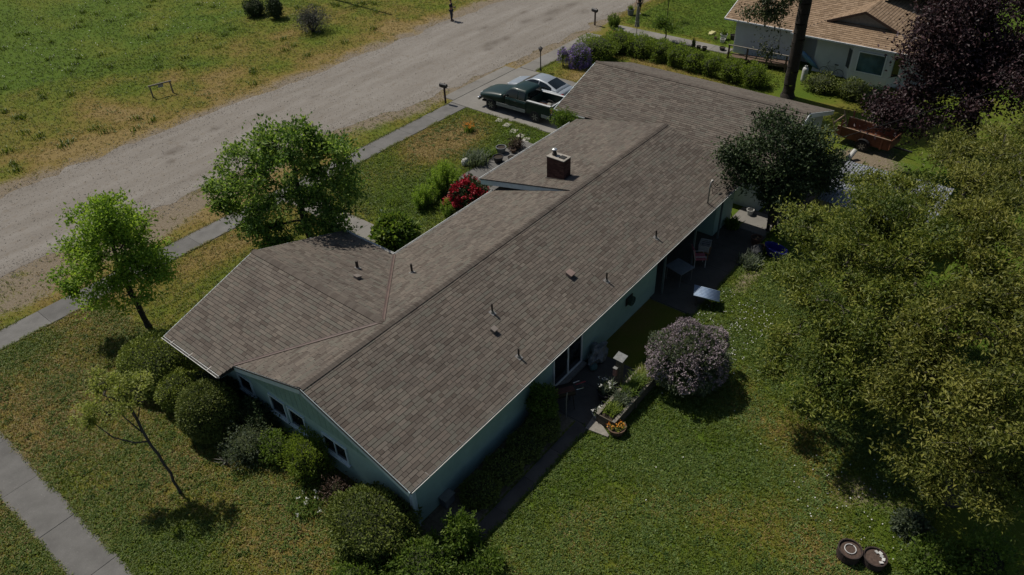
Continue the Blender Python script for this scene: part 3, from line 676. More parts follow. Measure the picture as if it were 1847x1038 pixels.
# sliding glass door on the patio side
mb = MB(); t = .07
for lo, hi in (((7.75, .37, .28), (7.75 + t, .44, 2.36)), ((9.65 - t, .37, .28), (9.65, .44, 2.36)), ((7.75 + t, .37, 2.29), (9.65 - t, .44, 2.36)), ((7.75 + t, .37, .28), (9.65 - t, .44, .36)), ((8.66, .375, .36), (8.74, .435, 2.29))): mb.lohi(lo, hi)
sd = mb.build('sliding_door', 'white_trim', house)
for a, b2 in ((7.82, 8.655), (8.745, 9.58)): MB().lohi((a, .400, .365), (b2, .412, 2.285)).build('pane', 'window_glass', sd)
MB().lohi((7.7, .18, .16), (9.7, .415, .27)).build('threshold', 'flashing_grey', sd); MB().lohi((8.60, .352, 1.2), (8.63, .37, 1.45)).build('handle', 'flashing_grey', sd)
# porch post, back door and small wall pieces of the recessed patio porch
for x in (15.55, 18.3, 20.95): MB().lohi((x - .04, .1, 0), (x + .04, .18, HE - .14)).build('post', 'soffit_dark', house, bevel=.008)
dr = MB().lohi((18.2, 2.13, .1), (19.1, 2.19, 2.1)).build('door', 'white_trim', house); MB().lohi((18.4, 2.10, 1.2), (18.9, 2.128, 1.9)).build('pane', 'window_glass', dr)
# hose reel hanging on the patio wall
hr = thing('hose_reel', 'dark wall-mounted hose reel beside the covered porch', 'hose reel', (13.1, .40, 1.15))
MB().lohi((-.25, -.03, -.2), (.25, -.002, .2)).build('bracket', 'pipe_rust', hr)
mb = MB()
for k in range(4): mb.path([(math.cos(a) * .2, -.07 - .04 * k, math.sin(a) * .2) for a in np.linspace(0, 6.2, 20)], .018, 6)
mb.build('hose_coil', M('hose_green', (.03, .06, .04), .5), hr, smooth=True)
# chimney
M('mortar', (0.11, 0.085, 0.075), 0.95, var=.2, scale=15)
shinglemat('brick_face', [(0, (0.048, 0.024, 0.020)), (.5, (0.072, 0.034, 0.028)), (1, (0.105, 0.055, 0.045))], False)
M('chimney_cap', (0.30, 0.275, 0.24), 0.9, var=.2, scale=6, dirt=(.16, .15, .13))
cx0, cx1, cy0, cy1, cz0, cz1 = 15.86, 16.40, 5.72, 6.66, 3.35, 4.70
ch = MB().lohi((cx0 + .012, cy0 + .012, cz0), (cx1 - .012, cy1 - .012, cz1)).build('chimney', 'mortar', house)
br = []; rows = 17
for r in range(rows):
    z0 = cz1 - (r + 1) * .0735; z1 = z0 + .064; o = (r % 2) * .5
    for ax in (0, 1):
        L = (cy1 - cy0) if ax == 0 else (cx1 - cx0); nb = max(2, round(L / .21)); bw = L / nb
        for side in (0, 1):
            for k in range(-1, nb + 1):
                a = max(0, (k + o) * bw + .004); b2 = min(L, (k + 1 + o) * bw - .004)
                if b2 - a < .03: continue
                p = rng.uniform(0, .004)
                if ax == 0:
                    xx = (cx0 - p, cx0 + .05) if side == 0 else (cx1 - .05, cx1 + p); lo, hi = (xx[0], cy0 + a, z0), (xx[1], cy0 + b2, z1)
                else:
                    yy2 = (cy0 - p - .001, cy0 + .05) if side == 0 else (cy1 - .05, cy1 + p + .001); lo, hi = (cx0 + a, yy2[0], z0), (cx0 + b2, yy2[1], z1)
                br.append((lo, hi))
mb = MB()
for lo, hi in br: mb.lohi(lo, hi)
bm_ = mb.mesh('brick'); a = bm_.attributes.new('tint', 'FLOAT', 'FACE'); a.data.foreach_set('value', np.repeat(rng.random(len(br)), 6).astype(np.float32))
tag(link('brick', bm_, 'brick_face', ch), kind='stuff')
cp = MB(); cp.lohi((cx0 - .02, cy0 - .02, cz1 + .002), (cx1 + .02, cy1 + .02, cz1 + .045)); cp.build('crown', 'chimney_cap', ch, bevel=.01)
MB().lohi((cx0 + .14, cy0 + .1, cz1 + .046), (cx1 - .14, cy0 + .38, cz1 + .075)).build('flue_opening', 'felt_black', ch)
MB().lathe([(.11, 0), (.11, .10), (.085, .11), (.085, .26)], ((cx0 + cx1) / 2, cy1 - .24, cz1 + .046), 16).build('flue_pipe', 'pipe_rust', ch, smooth=True)
MB().lathe([(.015, .33), (.085, .318), (.135, .285), (.135, .262), (.09, .255)], ((cx0 + cx1) / 2, cy1 - .24, cz1 + .046), 16).build('rain_cap', M('bright_metal', (.62, .62, .6), .3, .8, var=.1), ch, smooth=True)
MB().prism([(cx0 - .06, cy0 - .06, HR - KP * (cy0 - .06 - YR) + .03), (cx1 + .06, cy0 - .06, HR - KP * (cy0 - .06 - YR) + .03), (cx1 + .06, cy1 + .06, HR - KP * (cy1 + .06 - YR) + .03), (cx0 - .06, cy1 + .06, HR - KP * (cy1 + .06 - YR) + .03)], (0, 0, .012)).build('flashing', 'pipe_rust', ch)
# vents and pipes on the roof
def onroof(x, y):
    return HE + K * y if y < YR else zl(y)
def pipe(x, y, z, h, r=.036, slope=(0, K)):
    p = MB().lathe([(r, -.05), (r, h), (r * .7, h)], (x, y, z), 12).build('vent_pipe', 'pipe_rust', house, smooth=False)
    a = Vector((1, 0, slope[0])).normalized(); b2 = Vector((0, 1, slope[1])).normalized(); nn = a.cross(b2)
    f = MB(); c = Vector((x, y, z)) + nn * .028; f.add([c + a * .10 + b2 * .12, c - a * .10 + b2 * .12, c - a * .10 - b2 * .12, c + a * .10 - b2 * .12, c + a * .10 + b2 * .12 - nn * .012, c - a * .10 + b2 * .12 - nn * .012, c - a * .10 - b2 * .12 - nn * .012, c + a * .10 - b2 * .12 - nn * .012], [(0, 1, 2, 3), (4, 7, 6, 5), (0, 4, 5, 1), (1, 5, 6, 2), (2, 6, 7, 3), (3, 7, 4, 0)])
    f.lathe([(.085, -.03), (.05, .07)], (x, y, z + .03), 12); f.build('flashing', 'flashing_grey', p)
    return p
for x, y, h in ((7.02, 2.59, .44), (11.75, .72, .42), (6.24, .78, .42), (15.54, .69, .40)): pipe(x, y, onroof(x, y), h)
pipe(7.14, 6.8, zl(6.8), .44, .045, (0, -K)); pipe(6.15, 8.9, HE + KW * (WX1 - 6.15), .36, .06, (-KW, 0))
def boxvent(x, y, z, w, h, sl, mat='vent_tan'):
    a = Vector((1, 0, sl[0])).normalized(); b2 = Vector((0, 1, sl[1])).normalized(); nn = a.cross(b2).normalized(); rot = Matrix((a, b2, nn)).transposed()
    v = MB().box(Vector((x, y, z)) + nn * (h / 2 + .02), (w * .82, w * .82, h), rot).build('roof_vent', mat, house)
    MB().box(Vector((x, y, z)) + nn * (h + .03), (w, w, .03), rot).build('hood', mat, v, bevel=.008)
M('vent_tan', (0.17, 0.145, 0.125), 0.6, .1, var=.15)
boxvent(6.42, 2.05, onroof(6.42, 2.05), .22, .13, (0, K)); boxvent(10.81, 1.84, onroof(10.81, 1.84), .30, .13, (0, K), M('vent_pink', (.20, .145, .125), .7, var=.2)); boxvent(5.5, 8.15, HE + KW * (WX1 - 5.5), .26, .10, (-KW, 0))
# service mast with insulators and drop wire
ms = MB().path([(19.55, .3, HE), (19.55, .3, 3.55), (19.58, .3, 3.72), (19.66, .28, 3.78)], .035, 10).build('service_mast', 'flashing_grey', house, smooth=True)
MB().lathe([(.03, 0), (.065, .03), (.065, .1), (.03, .12)], (19.66, .27, 3.72), 10).build('weatherhead', 'flashing_grey', ms)
mb = MB(); mb.path([(19.6, .28, 3.5), (19.9, .1, 3.25), (20.2, .05, 3.3), (21.5, -.3, 3.35), (25, -2.5, 4.2), (33, -9, 6.0)], .012, 6); mb.path([(19.66, .27, 3.7), (19.85, .15, 3.4), (20.1, .05, 3.3)], .012, 6); mb.path([(19.6, .28, 3.62), (19.75, .2, 3.1), (19.95, .1, 3.2)], .012, 6)
mb.build('drop_wire', 'felt_black', ms)

# ================================================================== VEHICLES
def paint(name, col, rough=.32, metal=.0, dirt=None):
    m = M(name, col, rough, metal, var=.10, scale=2.0, spec=.28, dirt=dirt); b = [q for q in m.node_tree.nodes if q.type == 'BSDF_PRINCIPLED'][0]
    b.inputs['Coat Weight'].default_value = .15; b.inputs['Coat Roughness'].default_value = .15; return m
paint('silver_paint', (.21, .24, .275), .4, .1); paint('green_paint', (.006, .022, .020), .42); paint('lower_silver', (.22, .23, .225), .5, .0, dirt=(.15, .14, .13)); M('rail_silver', (.42, .43, .43), .4, .0, var=.1)
glassmat('car_glass', (.006, .009, .010), .05); M('tyre_rubber', (.018, .018, .018), .9, var=.3); M('rim_metal', (.30, .30, .29), .4, .6, var=.15)
M('black_plastic', (.015, .015, .016), .6); M('chrome', (.55, .55, .55), .2, .9, var=.05); M('head_lens', (.45, .46, .46), .15, var=.1); M('tail_red', (.20, .012, .012), .3)
M('bed_floor', (.20, .19, .17), .8, var=.3, scale=4, dirt=(.09, .08, .07)); M('plate_white', (.5, .5, .48), .5)
def cut(o, cutters):
    """boolean the wheel arches out of a body mesh and bake the result"""
    cs = []
    for mb in cutters:
        c = mb.build('cutter', 'black_plastic'); cs.append(c); q = o.modifiers.new('b', 'BOOLEAN'); q.object = c; q.operation = 'DIFFERENCE'; q.solver = 'EXACT'
    bpy.context.view_layer.update(); dg = bpy.context.evaluated_depsgraph_get()
    me = bpy.data.meshes.new_from_object(o.evaluated_get(dg)); o.modifiers.clear(); o.data = me
    for c in cs: bpy.data.objects.remove(c)
    return o
def sec(y, zb, zm, zt, wb, wm, wt, cr=.03):
    h = [(0, zb), (wb * .7, zb), (wb, zb + .06), (wm, zm), (wm * .995, zm + (zt - zm) * .6), (wt, zt - .015), (wt * .75, zt + cr * .6), (0, zt + cr)]
    return [(x, y, z) for x, z in h] + [(-x, y, z) for x, z in h[-2:0:-1]]
def cabin_fn(st):
    """st: (y, zbase, ztop, wbase, wtop) -> interpolated section"""
    ys_ = [q[0] for q in st]
    return lambda y: [np.interp(y, ys_, [q[k] for q in st]) for k in (1, 2, 3, 4)]
def cabin(root, st, mat, name='cabin'):
    f = cabin_fn(st); rings = []
    for (y, *_ ) in st:
        zb, zt, wb, wt = f(y); h = [(wb, zb - .05), (wb, zb), ((wb + wt) / 2 + .015, (zb + zt) / 2), (wt, zt - .03), (wt * .85, zt), (0, zt + .02)]
        rings.append([(x, y, z) for x, z in h] + [(-x, y, z) for x, z in h[-2::-1]])
    return MB().loft(rings).build(name, mat, root, smooth=True), f
def side_pane(root, f, y0, y1, sx, name='side_window', m0=.05, m1=.055):
    ysp = np.linspace(y0, y1, 6); vs = []
    for y in ysp:
        zb, zt, wb, wt = f(y); zA, zB = zb + m0, max(zt - m1, zb + m0 + .01); wA = np.interp(zA, [zb, zt], [wb, wt]); wB = np.interp(zB, [zb, zt], [wb, wt])
        vs += [(sx * (wA + .014), y, zA), (sx * ((wA + wB) / 2 + .026), y, (zA + zB) / 2), (sx * (wB + .016), y, zB)]
    fs = []
    for i in range(5):
        for k in range(2): fs.append((i * 3 + k, i * 3 + k + 1, i * 3 + k + 4, i * 3 + k + 3))
    return MB().add(vs, fs).build(name, 'car_glass', root, smooth=True)
def end_pane(root, f, ya, yb, name):
    """windscreen or rear window lying on the sloping end of the cabin"""
    vs = []
    for y in np.linspace(ya, yb, 4):
        zb, zt, wb, wt = f(y)
        for k in np.linspace(-1, 1, 7): vs.append((k * wt * .90, y, zt + .026 - .02 * abs(k) ** 2 + .012))
    fs = [(i * 7 + k, i * 7 + k + 1, i * 7 + k + 8, i * 7 + k + 7) for i in range(3) for k in range(6)]
    return MB().add(vs, fs).build(name, 'car_glass', root, smooth=True)
def wheel(root, x, y, r, w=.2, sx=1):
    t = MB().lathe([(r * .62, -w / 2), (r * .93, -w / 2), (r, -w / 2 + .03), (r, w / 2 - .03), (r * .93, w / 2), (r * .62, w / 2), (r * .6, w / 2 - .04)], (x, y, r), 24, 'x').build('wheel', 'tyre_rubber', root, smooth=False)
    mb = MB(); xo = x + sx * (w / 2 - .03)
    mb.lathe([(r * .1, sx * .02), (r * .62, sx * .028), (r * .62, -sx * .05)], (xo, y, r), 24, 'x')
    for k in range(6): a = k * math.pi / 3; mb.bar((xo + sx * .02, y + math.cos(a) * r * .12, r + math.sin(a) * r * .12), (xo + sx * .026, y + math.cos(a) * r * .58, r + math.sin(a) * r * .58), .05, .03, (1, 0, 0))
    mb.build('rim', 'rim_metal', t)
    return t
# ---- silver sedan, nose towards the road
car = thing('sedan', 'silver sedan parked on the driveway beyond the dark green pickup', 'car', (29.85, 17.55, .045), 0)
st = [(-2.36, .42, .62, .82, .55, .68, .60), (-2.25, .28, .62, .96, .74, .86, .74), (-1.5, .19, .62, .98, .80, .90, .80), (0, .18, .58, .93, .82, .905, .82), (1.15, .18, .58, .89, .82, .90, .80), (1.9, .20, .56, .79, .78, .88, .74), (2.25, .26, .52, .68, .68, .78, .62), (2.38, .36, .48, .56, .48, .56, .46)]
body = MB().loft([sec(*q) for q in st]).build('body', 'silver_paint', car, smooth=True, sub=2)
cut(body, [MB().lathe([(.36, -.28), (.36, .28)], (sx * .86, y, .33), 24, 'x') for sx in (-1, 1) for y in (-1.42, 1.42)])
cb, f = cabin(car, [(-2.0, .94, .985, .74, .66), (-1.75, .94, 1.04, .77, .64), (-.95, .93, 1.34, .80, .57), (-.35, .92, 1.415, .80, .56), (.25, .91, 1.40, .80, .56), (1.0, .88, 1.04, .79, .62), (1.25, .86, .90, .78, .70)], 'silver_paint')
end_pane(car, f, -1.72, -.98, 'rear_window'); end_pane(car, f, 1.06, .30, 'windscreen')
for sx in (-1, 1):
    side_pane(car, f, -1.42, -.42, sx); side_pane(car, f, -.34, .80, sx)
    for y in (-1.42, 1.42): wheel(car, sx * .77, y, .315, .2, sx)
    MB().box((sx * .60, 2.20, .60), (.30, .20, .10)).build('headlight', 'head_lens', car, bevel=.03); MB().box((sx * .68, -2.27, .82), (.26, .12, .13)).build('tail_light', 'tail_red', car, bevel=.03)
    MB().box((sx * .93, .82, .95), (.14, .10, .10)).build('mirror', 'silver_paint', car, bevel=.03)
    for y in (-.75, .22): MB().box((sx * .912, y, .78), (.02, .18, .03)).build('door_handle', 'chrome', car)
    MB().lohi((sx * .885 - .02, -1.0, .21), (sx * .885 + .02, 1.0, .27)).build('sill_trim', 'black_plastic', car)
MB().box((0, -2.385, .68), (.5, .02, .13)).build('number_plate', 'plate_white', car); MB().box((0, 2.36, .40), (1.0, .06, .1)).build('grille', 'black_plastic', car)
# ---- dark green pickup with extended cab
pk = thing('pickup_truck', 'dark green extended-cab pickup with silver lower panels on the driveway', 'pickup', (27.2, 17.05, .045), R(1.5))
hood = [(.55, .50, .85, 1.24, .92, .97, .90), (1.2, .50, .85, 1.23, .92, .98, .88), (1.9, .50, .85, 1.18, .92, .985, .84), (2.5, .52, .82, 1.08, .90, .97, .78), (2.78, .56, .80, .98, .84, .90, .70), (2.86, .62, .78, .88, .74, .80, .64)]
h = MB().loft([sec(*q, cr=.05) for q in hood]).build('hood', 'green_paint', pk, smooth=True, sub=2)
cut(h, [MB().lathe([(.46, -.3), (.46, .3)], (sx * .95, 1.84, .42), 28, 'x') for sx in (-1, 1)])
lowc = [(-1.0, .50, .85, 1.22, .92, .98, .93), (-.98, .50, .85, 1.22, .92, .98, .93), (.62, .50, .85, 1.22, .92, .98, .92), (.64, .50, .85, 1.22, .92, .98, .92)]
MB().loft([sec(*q) for q in lowc]).build('cab', 'green_paint', pk, smooth=False, bevel=.02)
cb, f = cabin(pk, [(-1.0, 1.20, 1.24, .92, .78), (-.96, 1.20, 1.76, .92, .72), (-.80, 1.20, 1.82, .92, .72), (.05, 1.20, 1.84, .92, .72), (.30, 1.20, 1.80, .92, .73), (.98, 1.20, 1.30, .90, .80), (1.05, 1.18, 1.22, .88, .80)], 'green_paint', 'cab_roof')
end_pane(pk, f, .95, .34, 'windscreen')
MB().box((0, -1.005, 1.48), (1.28, .02, .38)).build('rear_window', 'car_glass', pk)
for sx in (-1, 1):
    side_pane(pk, f, -.86, -.38, sx, m1=.09); side_pane(pk, f, -.30, .62, sx, m1=.09)
    wheel(pk, sx * .86, 1.84, .39, .27, sx); wheel(pk, sx * .86, -1.72, .39, .27, sx)
    MB().box((sx * 1.06, .60, 1.28), (.16, .10, .20)).build('mirror', 'black_plastic', pk, bevel=.03)
    MB().box((sx * .62, 2.84, .86), (.26, .06, .16)).build('headlight', 'head_lens', pk, bevel=.02); MB().box((sx * .86, -2.895, 1.02), (.16, .04, .28)).build('tail_light', 'tail_red', pk, bevel=.01)
    for y in (-.15,): MB().box((sx * .99, y, 1.06), (.02, .16, .04)).build('door_handle', 'black_plastic', pk)
    MB().lohi((sx * .985 - .012, -.95, .48), (sx * .985 + .012, 1.36, .70)).build('lower_panel', 'lower_silver', pk); MB().lohi((sx * .985 - .012, -2.84, .50), (sx * .985 + .012, -2.22, .70)).build('lower_panel', 'lower_silver', pk)
    MB().lohi((sx * .99 - .008, .30, .74), (sx * .99 + .008, .315, 1.2)).build('door_seam', 'black_plastic', pk)
    bs = MB().loft([[(sx * .80, y, .62), (sx * .96, y, .50), (sx * .985, y, .85), (sx * .97, y, 1.26), (sx * .93, y, 1.30), (sx * .80, y, 1.30)] for y in (-2.87, -1.04)]).build('bed_side', 'green_paint', pk)
    cut(bs, [MB().lathe([(.47, -.35), (.47, .35)], (sx * .95, -1.72, .42), 28, 'x')])
    MB().lohi((sx * .87 - .085, -2.86, 1.303), (sx * .87 + .085, -1.05, 1.325)).build('bed_rail', 'rail_silver', pk, bevel=.008)
    MB().lathe([(.475, -.1), (.475, .1)], (sx * .80, -1.72, .42), 20, 'x').build('wheel_well', 'black_plastic', pk)
MB().lohi((-.80, -2.86, .68), (.80, -1.04, .72)).build('bed_floor', 'bed_floor', pk); MB().lohi((-.80, -1.09, .722), (.80, -1.045, 1.295)).build('bed_front', 'green_paint', pk)
MB().lohi((-.79, -2.92, .60), (.79, -2.875, 1.29)).build('tailgate', 'green_paint', pk, bevel=.01); MB().lohi((-.79, -2.93, 1.292), (.79, -2.86, 1.312)).build('bed_rail', 'rail_silver', pk)
MB().lohi((-.92, -3.05, .48), (.92, -2.93, .62)).build('rear_bumper', 'chrome', pk, bevel=.02); MB().lohi((-.94, 2.84, .46), (.94, 2.98, .66)).build('front_bumper', 'chrome', pk, bevel=.03)
MB().lohi((-.45, 2.82, .70), (.45, 2.875, .96)).build('grille', 'black_plastic', pk, bevel=.01); MB().lohi((-.8, -2.8, .40), (.8, 2.7, .49)).build('chassis', 'black_plastic', pk)
# things lying in the bed
lg = thing('branch_pile', 'bundle of cut branches lying in the pickup bed', 'branches', (27.05, 14.95, .78)); mb = MB(); r_ = random.Random(3)
for k in range(9): a = r_.uniform(-.6, .6); mb.path([(r_.uniform(-.15, .15), -.45, .02 + k * .02), (r_.uniform(-.1, .1) + a * .2, 0, .10 + k * .025), (a * .4, .5, .12 + k * .03)], [.03, .025, .012], 6)
mb.build('branch', M('branch_brown', (.20, .11, .075), .9, var=.3), lg)
sp = thing('spare_wheel', 'spare wheel with silver rim lying flat in the pickup bed', 'wheel', (27.6, 14.65, .77))
MB().lathe([(.2, 0), (.32, .02), (.33, .16), (.2, .18)], (0, 0, 0), 22).build('tyre', 'tyre_rubber', sp); MB().lathe([(.21, .10), (.2, .19), (.06, .2), (.02, .22)], (0, 0, 0), 22).build('rim', 'chrome', sp, smooth=True)
# ---- wooden-sided utility trailer
M('trailer_wood', (.135, .05, .024), .85, var=.3, scale=5, dirt=(.12, .05, .03)); M('raw_wood', (.26, .19, .13), .9, var=.25)
tr = thing('utility_trailer', 'reddish-brown wooden sided utility trailer parked under the purple tree', 'trailer', (34.85, -2.35, 0), R(-6))
MB().lohi((-.72, -1.55, .42), (.72, 1.5, .5)).build('deck', 'trailer_wood', tr)
for sx in (-1, 1):
    for k in range(3): MB().lohi((sx * .74 - .02, -1.55, .51 + k * .185), (sx * .74 + .02, 1.5, .51 + k * .185 + .178)).build('side_board', 'trailer_wood', tr)
    for y in (-1.1, 0, 1.3): MB().lohi((sx * .785 - .022, y - .045, .40), (sx * .785 + .022, y + .045, 1.09 if y < 1 else 1.5)).build('stake', 'trailer_wood', tr)
    MB().lohi((sx * .775 - .03, -1.56, 1.07), (sx * .775 + .03, 1.5, 1.10)).build('top_rail', 'raw_wood', tr)
    wheel(tr, sx * .86, -.15, .33, .19, sx)
    MB().loft([[(sx * .76, -.15 + math.cos(a) * .41, .33 + math.sin(a) * .41), (sx * .98, -.15 + math.cos(a) * .41, .33 + math.sin(a) * .41), (sx * .98, -.15 + math.cos(a) * .43, .33 + math.sin(a) * .43), (sx * .76, -.15 + math.cos(a) * .43, .33 + math.sin(a) * .43)] for a in np.linspace(.1, 3.04, 10)]).build('mudguard', 'black_plastic', tr)
for k in range(3): MB().lohi((-.72, -1.60, .51 + k * .185), (.72, -1.56, .51 + k * .185 + .178)).build('end_board', 'trailer_wood', tr)
MB().bar((-.74, 1.53, .5), (-.74, 1.9, 1.35), .05, .05).build('gate_post', 'raw_wood', tr); MB().bar((.74, 1.53, .5), (.74, 1.9, 1.35), .05, .05).build('gate_post', 'raw_wood', tr)
for k in range(2): MB().bar((-.74, 1.62 + k * .17, .72 + k * .4), (.74, 1.62 + k * .17, .72 + k * .4), .04, .12).build('gate_rail', 'raw_wood', tr)
MB().bar((0, -1.5, .42), (0, -2.6, .42), .08, .08).build('tow_bar', 'black_plastic', tr)

# ================================================================== STREET FURNITURE AND YARD THINGS
M('mail_black', (.02, .02, .022), .5, .2, var=.2); M('post_wood_dark', (.055, .032, .022), .85, var=.3); M('weathered_wood', (.16, .145, .12), .9, var=.25, scale=9); M('old_wood', (.09, .075, .055), .9, var=.35, scale=9)
def mailbox(label, loc, h, rz, post):
    t = thing('mailbox', label, 'mailbox', loc, rz, 'mailboxes by the road')
    MB().lohi((-.05, -.05, 0), (.05, .05, h - .06)).build('post', post, t, bevel=.006); MB().bar((0, -.18, h - .03), (0, .30, h - .03), .11, .05).build('arm', post, t)
    pr = [(-.105, 0), (.105, 0), (.105, .12)] + [(.105 * math.cos(a), .12 + .105 * math.sin(a)) for a in np.linspace(.3, 2.84, 7)] + [(-.105, .12)]
    MB().loft([[(x, y, z + h) for x, z in pr] for y in (-.22, .32)]).build('box', 'mail_black', t)
    MB().loft([[(x * 1.05, y, z * 1.03 + h) for x, z in pr] for y in (.321, .335)]).build('door', 'mail_black', t); MB().lohi((.108, -.02, h + .08), (.116, .03, h + .26)).build('flag', M('flag_red', (.2, .03, .02), .6), t)
mailbox('black mailbox on a wooden post beside the sidewalk left of the pickup', (25.3, 22.12, 0), 1.18, R(6), 'post_wood_dark')
mailbox('black mailbox at the road edge beyond the wisteria', (44.06, 22.55, 0), 1.12, R(-10), 'post_wood_dark')
lp = thing('lamp_post', 'slim black lamp post with flared lantern beside the silver sedan', 'lamp post', (33.55, 20.3, 0))
MB().lathe([(.09, 0), (.09, .05), (.055, .12), (.042, .3), (.036, 1.36), (.05, 1.40)], (0, 0, 0), 12).build('pole', 'mail_black', lp, smooth=True)
MB().lathe([(.05, 1.40), (.075, 1.44), (.165, 1.66), (.17, 1.68)], (0, 0, 0), 6).build('lantern', glassmat('lamp_glass', (.03, .03, .028), .2), lp); MB().lathe([(.19, 1.68), (.12, 1.73), (.03, 1.78), (.01, 1.82)], (0, 0, 0), 6).build('cap', 'mail_black', lp)
# wooden sign frame in the field
sg = thing('sign_frame', 'low weathered wooden frame with a small hanging plate in the field', 'sign', (14.95, 39.9, 0), R(-16))
for x in (-.69, .69): MB().path([(x, 0, 0), (x * 1.005, .01, .82)], [.055, .05], 8).build('post', 'weathered_wood', sg)
MB().bar((-.8, 0, .86), (.8, 0, .86), .10, .085).build('crossbar', 'weathered_wood', sg, bevel=.012); MB().lohi((-.16, -.012, .60), (.2, .012, .80)).build('plate', M('plate_grey', (.3, .3, .31), .6), sg)
# utility pole that stands just outside the field of view and throws its shadow on the field
up = thing('utility_pole', 'tall wooden utility pole with cross arm standing in the field', 'utility pole', (37.0, 48.2, 0))
MB().path([(0, 0, 0), (0, 0, 14)], [.17, .11], 10).build('pole', 'old_wood', up)
for z in (6.4, 7.6): MB().bar((-1.3, .13, z), (1.3, .13, z), .1, .12).build('cross_arm', 'old_wood', up)
for x in (-1.2, -.5, .5, 1.2): MB().lathe([(.03, 0), (.06, .05), (.06, .14), (.02, .18)], (x, .13, 7.66), 8).build('insulator', 'mail_black', up)
# stepping stones
me = slab_mesh(.52, .42, .05)
for (x, y, a, lab) in ((25.35, 17.45, .3, 'square stepping stone nearest the driveway edge'), (25.05, 16.6, .2, 'square stepping stone second from the driveway edge'), (24.62, 15.72, .25, 'square stepping stone third from the driveway edge'), (24.33, 14.95, .1, 'square stepping stone fourth from the driveway edge'), (24.1, 14.35, .4, 'tilted stepping stone closest to the house eave')):
    o = link('stepping_stone', me, 'paver_concrete', None, (x, y, .04)); o.rotation_euler = (random.uniform(-.03, .03), random.uniform(-.03, .03), a); tag(o, lab, 'stepping stone', 'stepping stones in the front lawn')

# ---- back patio
# raised planter box built of boards
pb = thing('planter_box', 'long raised wooden planter box along the patio edge', 'planter', (8.95, -2.12, 0))
for sy in (-1, 1):
    for k in range(3): MB().lohi((-1.45, sy * .34 - .02, .01 + k * .175), (1.45, sy * .34 + .02, .01 + k * .175 + .168)).build('board', 'old_wood', pb)
    MB().lohi((-1.5, sy * .34 - .06, .536), (1.5, sy * .34 + .06, .565)).build('top_rail', 'weathered_wood', pb)
    for x in (-1.42, 0, 1.42): MB().lohi((x - .045, sy * .385 - .022, 0), (x + .045, sy * .385 + .022, .535)).build('post', 'old_wood', pb)
for sx in (-1, 1):
    for k in range(3): MB().lohi((sx * 1.47 - .018, -.31, .01 + k * .175), (sx * 1.47 + .018, .31, .01 + k * .175 + .168)).build('board', 'old_wood', pb)
MB().lohi((-1.44, -.31, .0), (1.44, .31, .47)).build('soil', M('soil', (.03, .022, .015), .95, var=.4, scale=18), pb)
# bird feeder on a broad post
bh = thing('bird_feeder', 'pale-roofed bird feeder on a broad dark post by the planter', 'bird feeder', (9.3, -1.52, 0))
MB().lohi((-.13, -.10, 0), (.13, .10, 1.72)).build('post', 'old_wood', bh, bevel=.01); MB().prism([(-.19, -.20, 1.74), (.19, -.20, 1.80), (.19, .20, 1.82), (-.19, .20, 1.76)], (0, 0, .03)).build('roof', M('feeder_roof', (.15, .155, .15), .7, var=.3, scale=9, dirt=(.16, .15, .13)), bh)
MB().lohi((-.25, .0, 1.0), (-.135, .14, 1.35)).build('seed_tube', M('seed_pink', (.25, .12, .10), .7), bh); MB().lohi((-.26, -.01, 1.35), (-.125, .15, 1.375)).build('tube_lid', 'feeder_roof', bh)
# barbecue grill
bq = thing('barbecue_grill', 'dark barrel barbecue grill with red handle beside the sliding door', 'grill', (7.35, -.28, .045), R(-35))
pr = [(.26 * math.cos(a), .82 + .24 * math.sin(a)) for a in np.linspace(0, 6.283, 15)[:-1]]
MB().loft([[(x, y, z) for y, z in pr] for x in (-.45, .45)]).build('barrel', M('grill_dark', (.025, .018, .016), .5, .3, var=.3), bq); MB().lohi((-.4, -.30, 1.03), (.4, -.05, 1.06)).build('lid_plate', M('grill_rust', (.085, .035, .025), .6, .2, var=.3), bq)
for x in (-.38, .38):
    for y in (-.26, .26): MB().path([(x, y * .6, .65), (x * 1.1, y, 0)], .02, 6).build('leg', 'pipe_rust', bq)
MB().path([(.5, -.2, .95), (.75, -.25, 1.0), (.75, .15, 1.0), (.5, .15, .95)], .016, 6).build('side_handle', 'chrome', bq); MB().path([(.52, -.05, 1.05), (.88, -.1, 1.16)], .018, 6).build('red_handle', M('handle_red', (.25, .02, .03), .5), bq)
gl = MB().path([(7.02, -.72, .05), (7.05, -.70, 1.0), (7.10, -.70, 1.25)], .025, 8).build('shepherd_hook', 'flashing_grey'); tag(gl, 'thin grey metal stake standing between shrub and patio', 'stake')
# pots
M('pot_dark', (.02, .02, .021), .5, var=.2); M('terracotta', (.11, .065, .042), .85, var=.2); M('pot_white', (.42, .42, .40), .6, var=.15); M('pot_grey', (.16, .165, .17), .7, var=.2)
def pot(label, loc, r, h, mat, soil=True, group='garden pots', name='plant_pot'):
    t = thing(name, label, 'pot', loc, 0, group)
    MB().lathe([(r * .68, 0), (r * .74, .01), (r * .97, h * .9), (r * 1.06, h * .9), (r * 1.06, h), (r * .94, h), (r * .92, h * .82)], (0, 0, 0), 18, cap=False).build('wall', mat, t, smooth=False)
    if soil: MB().lathe([(.001, h * .83), (r * .93, h * .83)], (0, 0, 0), 18, cap=False).build('soil', 'soil', t)
    return t
pot('wide terracotta bowl with orange flowers at the planter end', (7.55, -2.55, 0), .33, .34, 'terracotta'); pot('large dark tub pot beside the bird feeder post', (8.72, -1.35, .045), .36, .42, 'pot_dark'); pot('small pale pot between the planter and the dark tub', (8.35, -1.5, .045), .10, .16, 'pot_white')
pot('square-looking white trough pot at the patio corner', (7.75, -1.62, .045), .22, .26, 'pot_white')
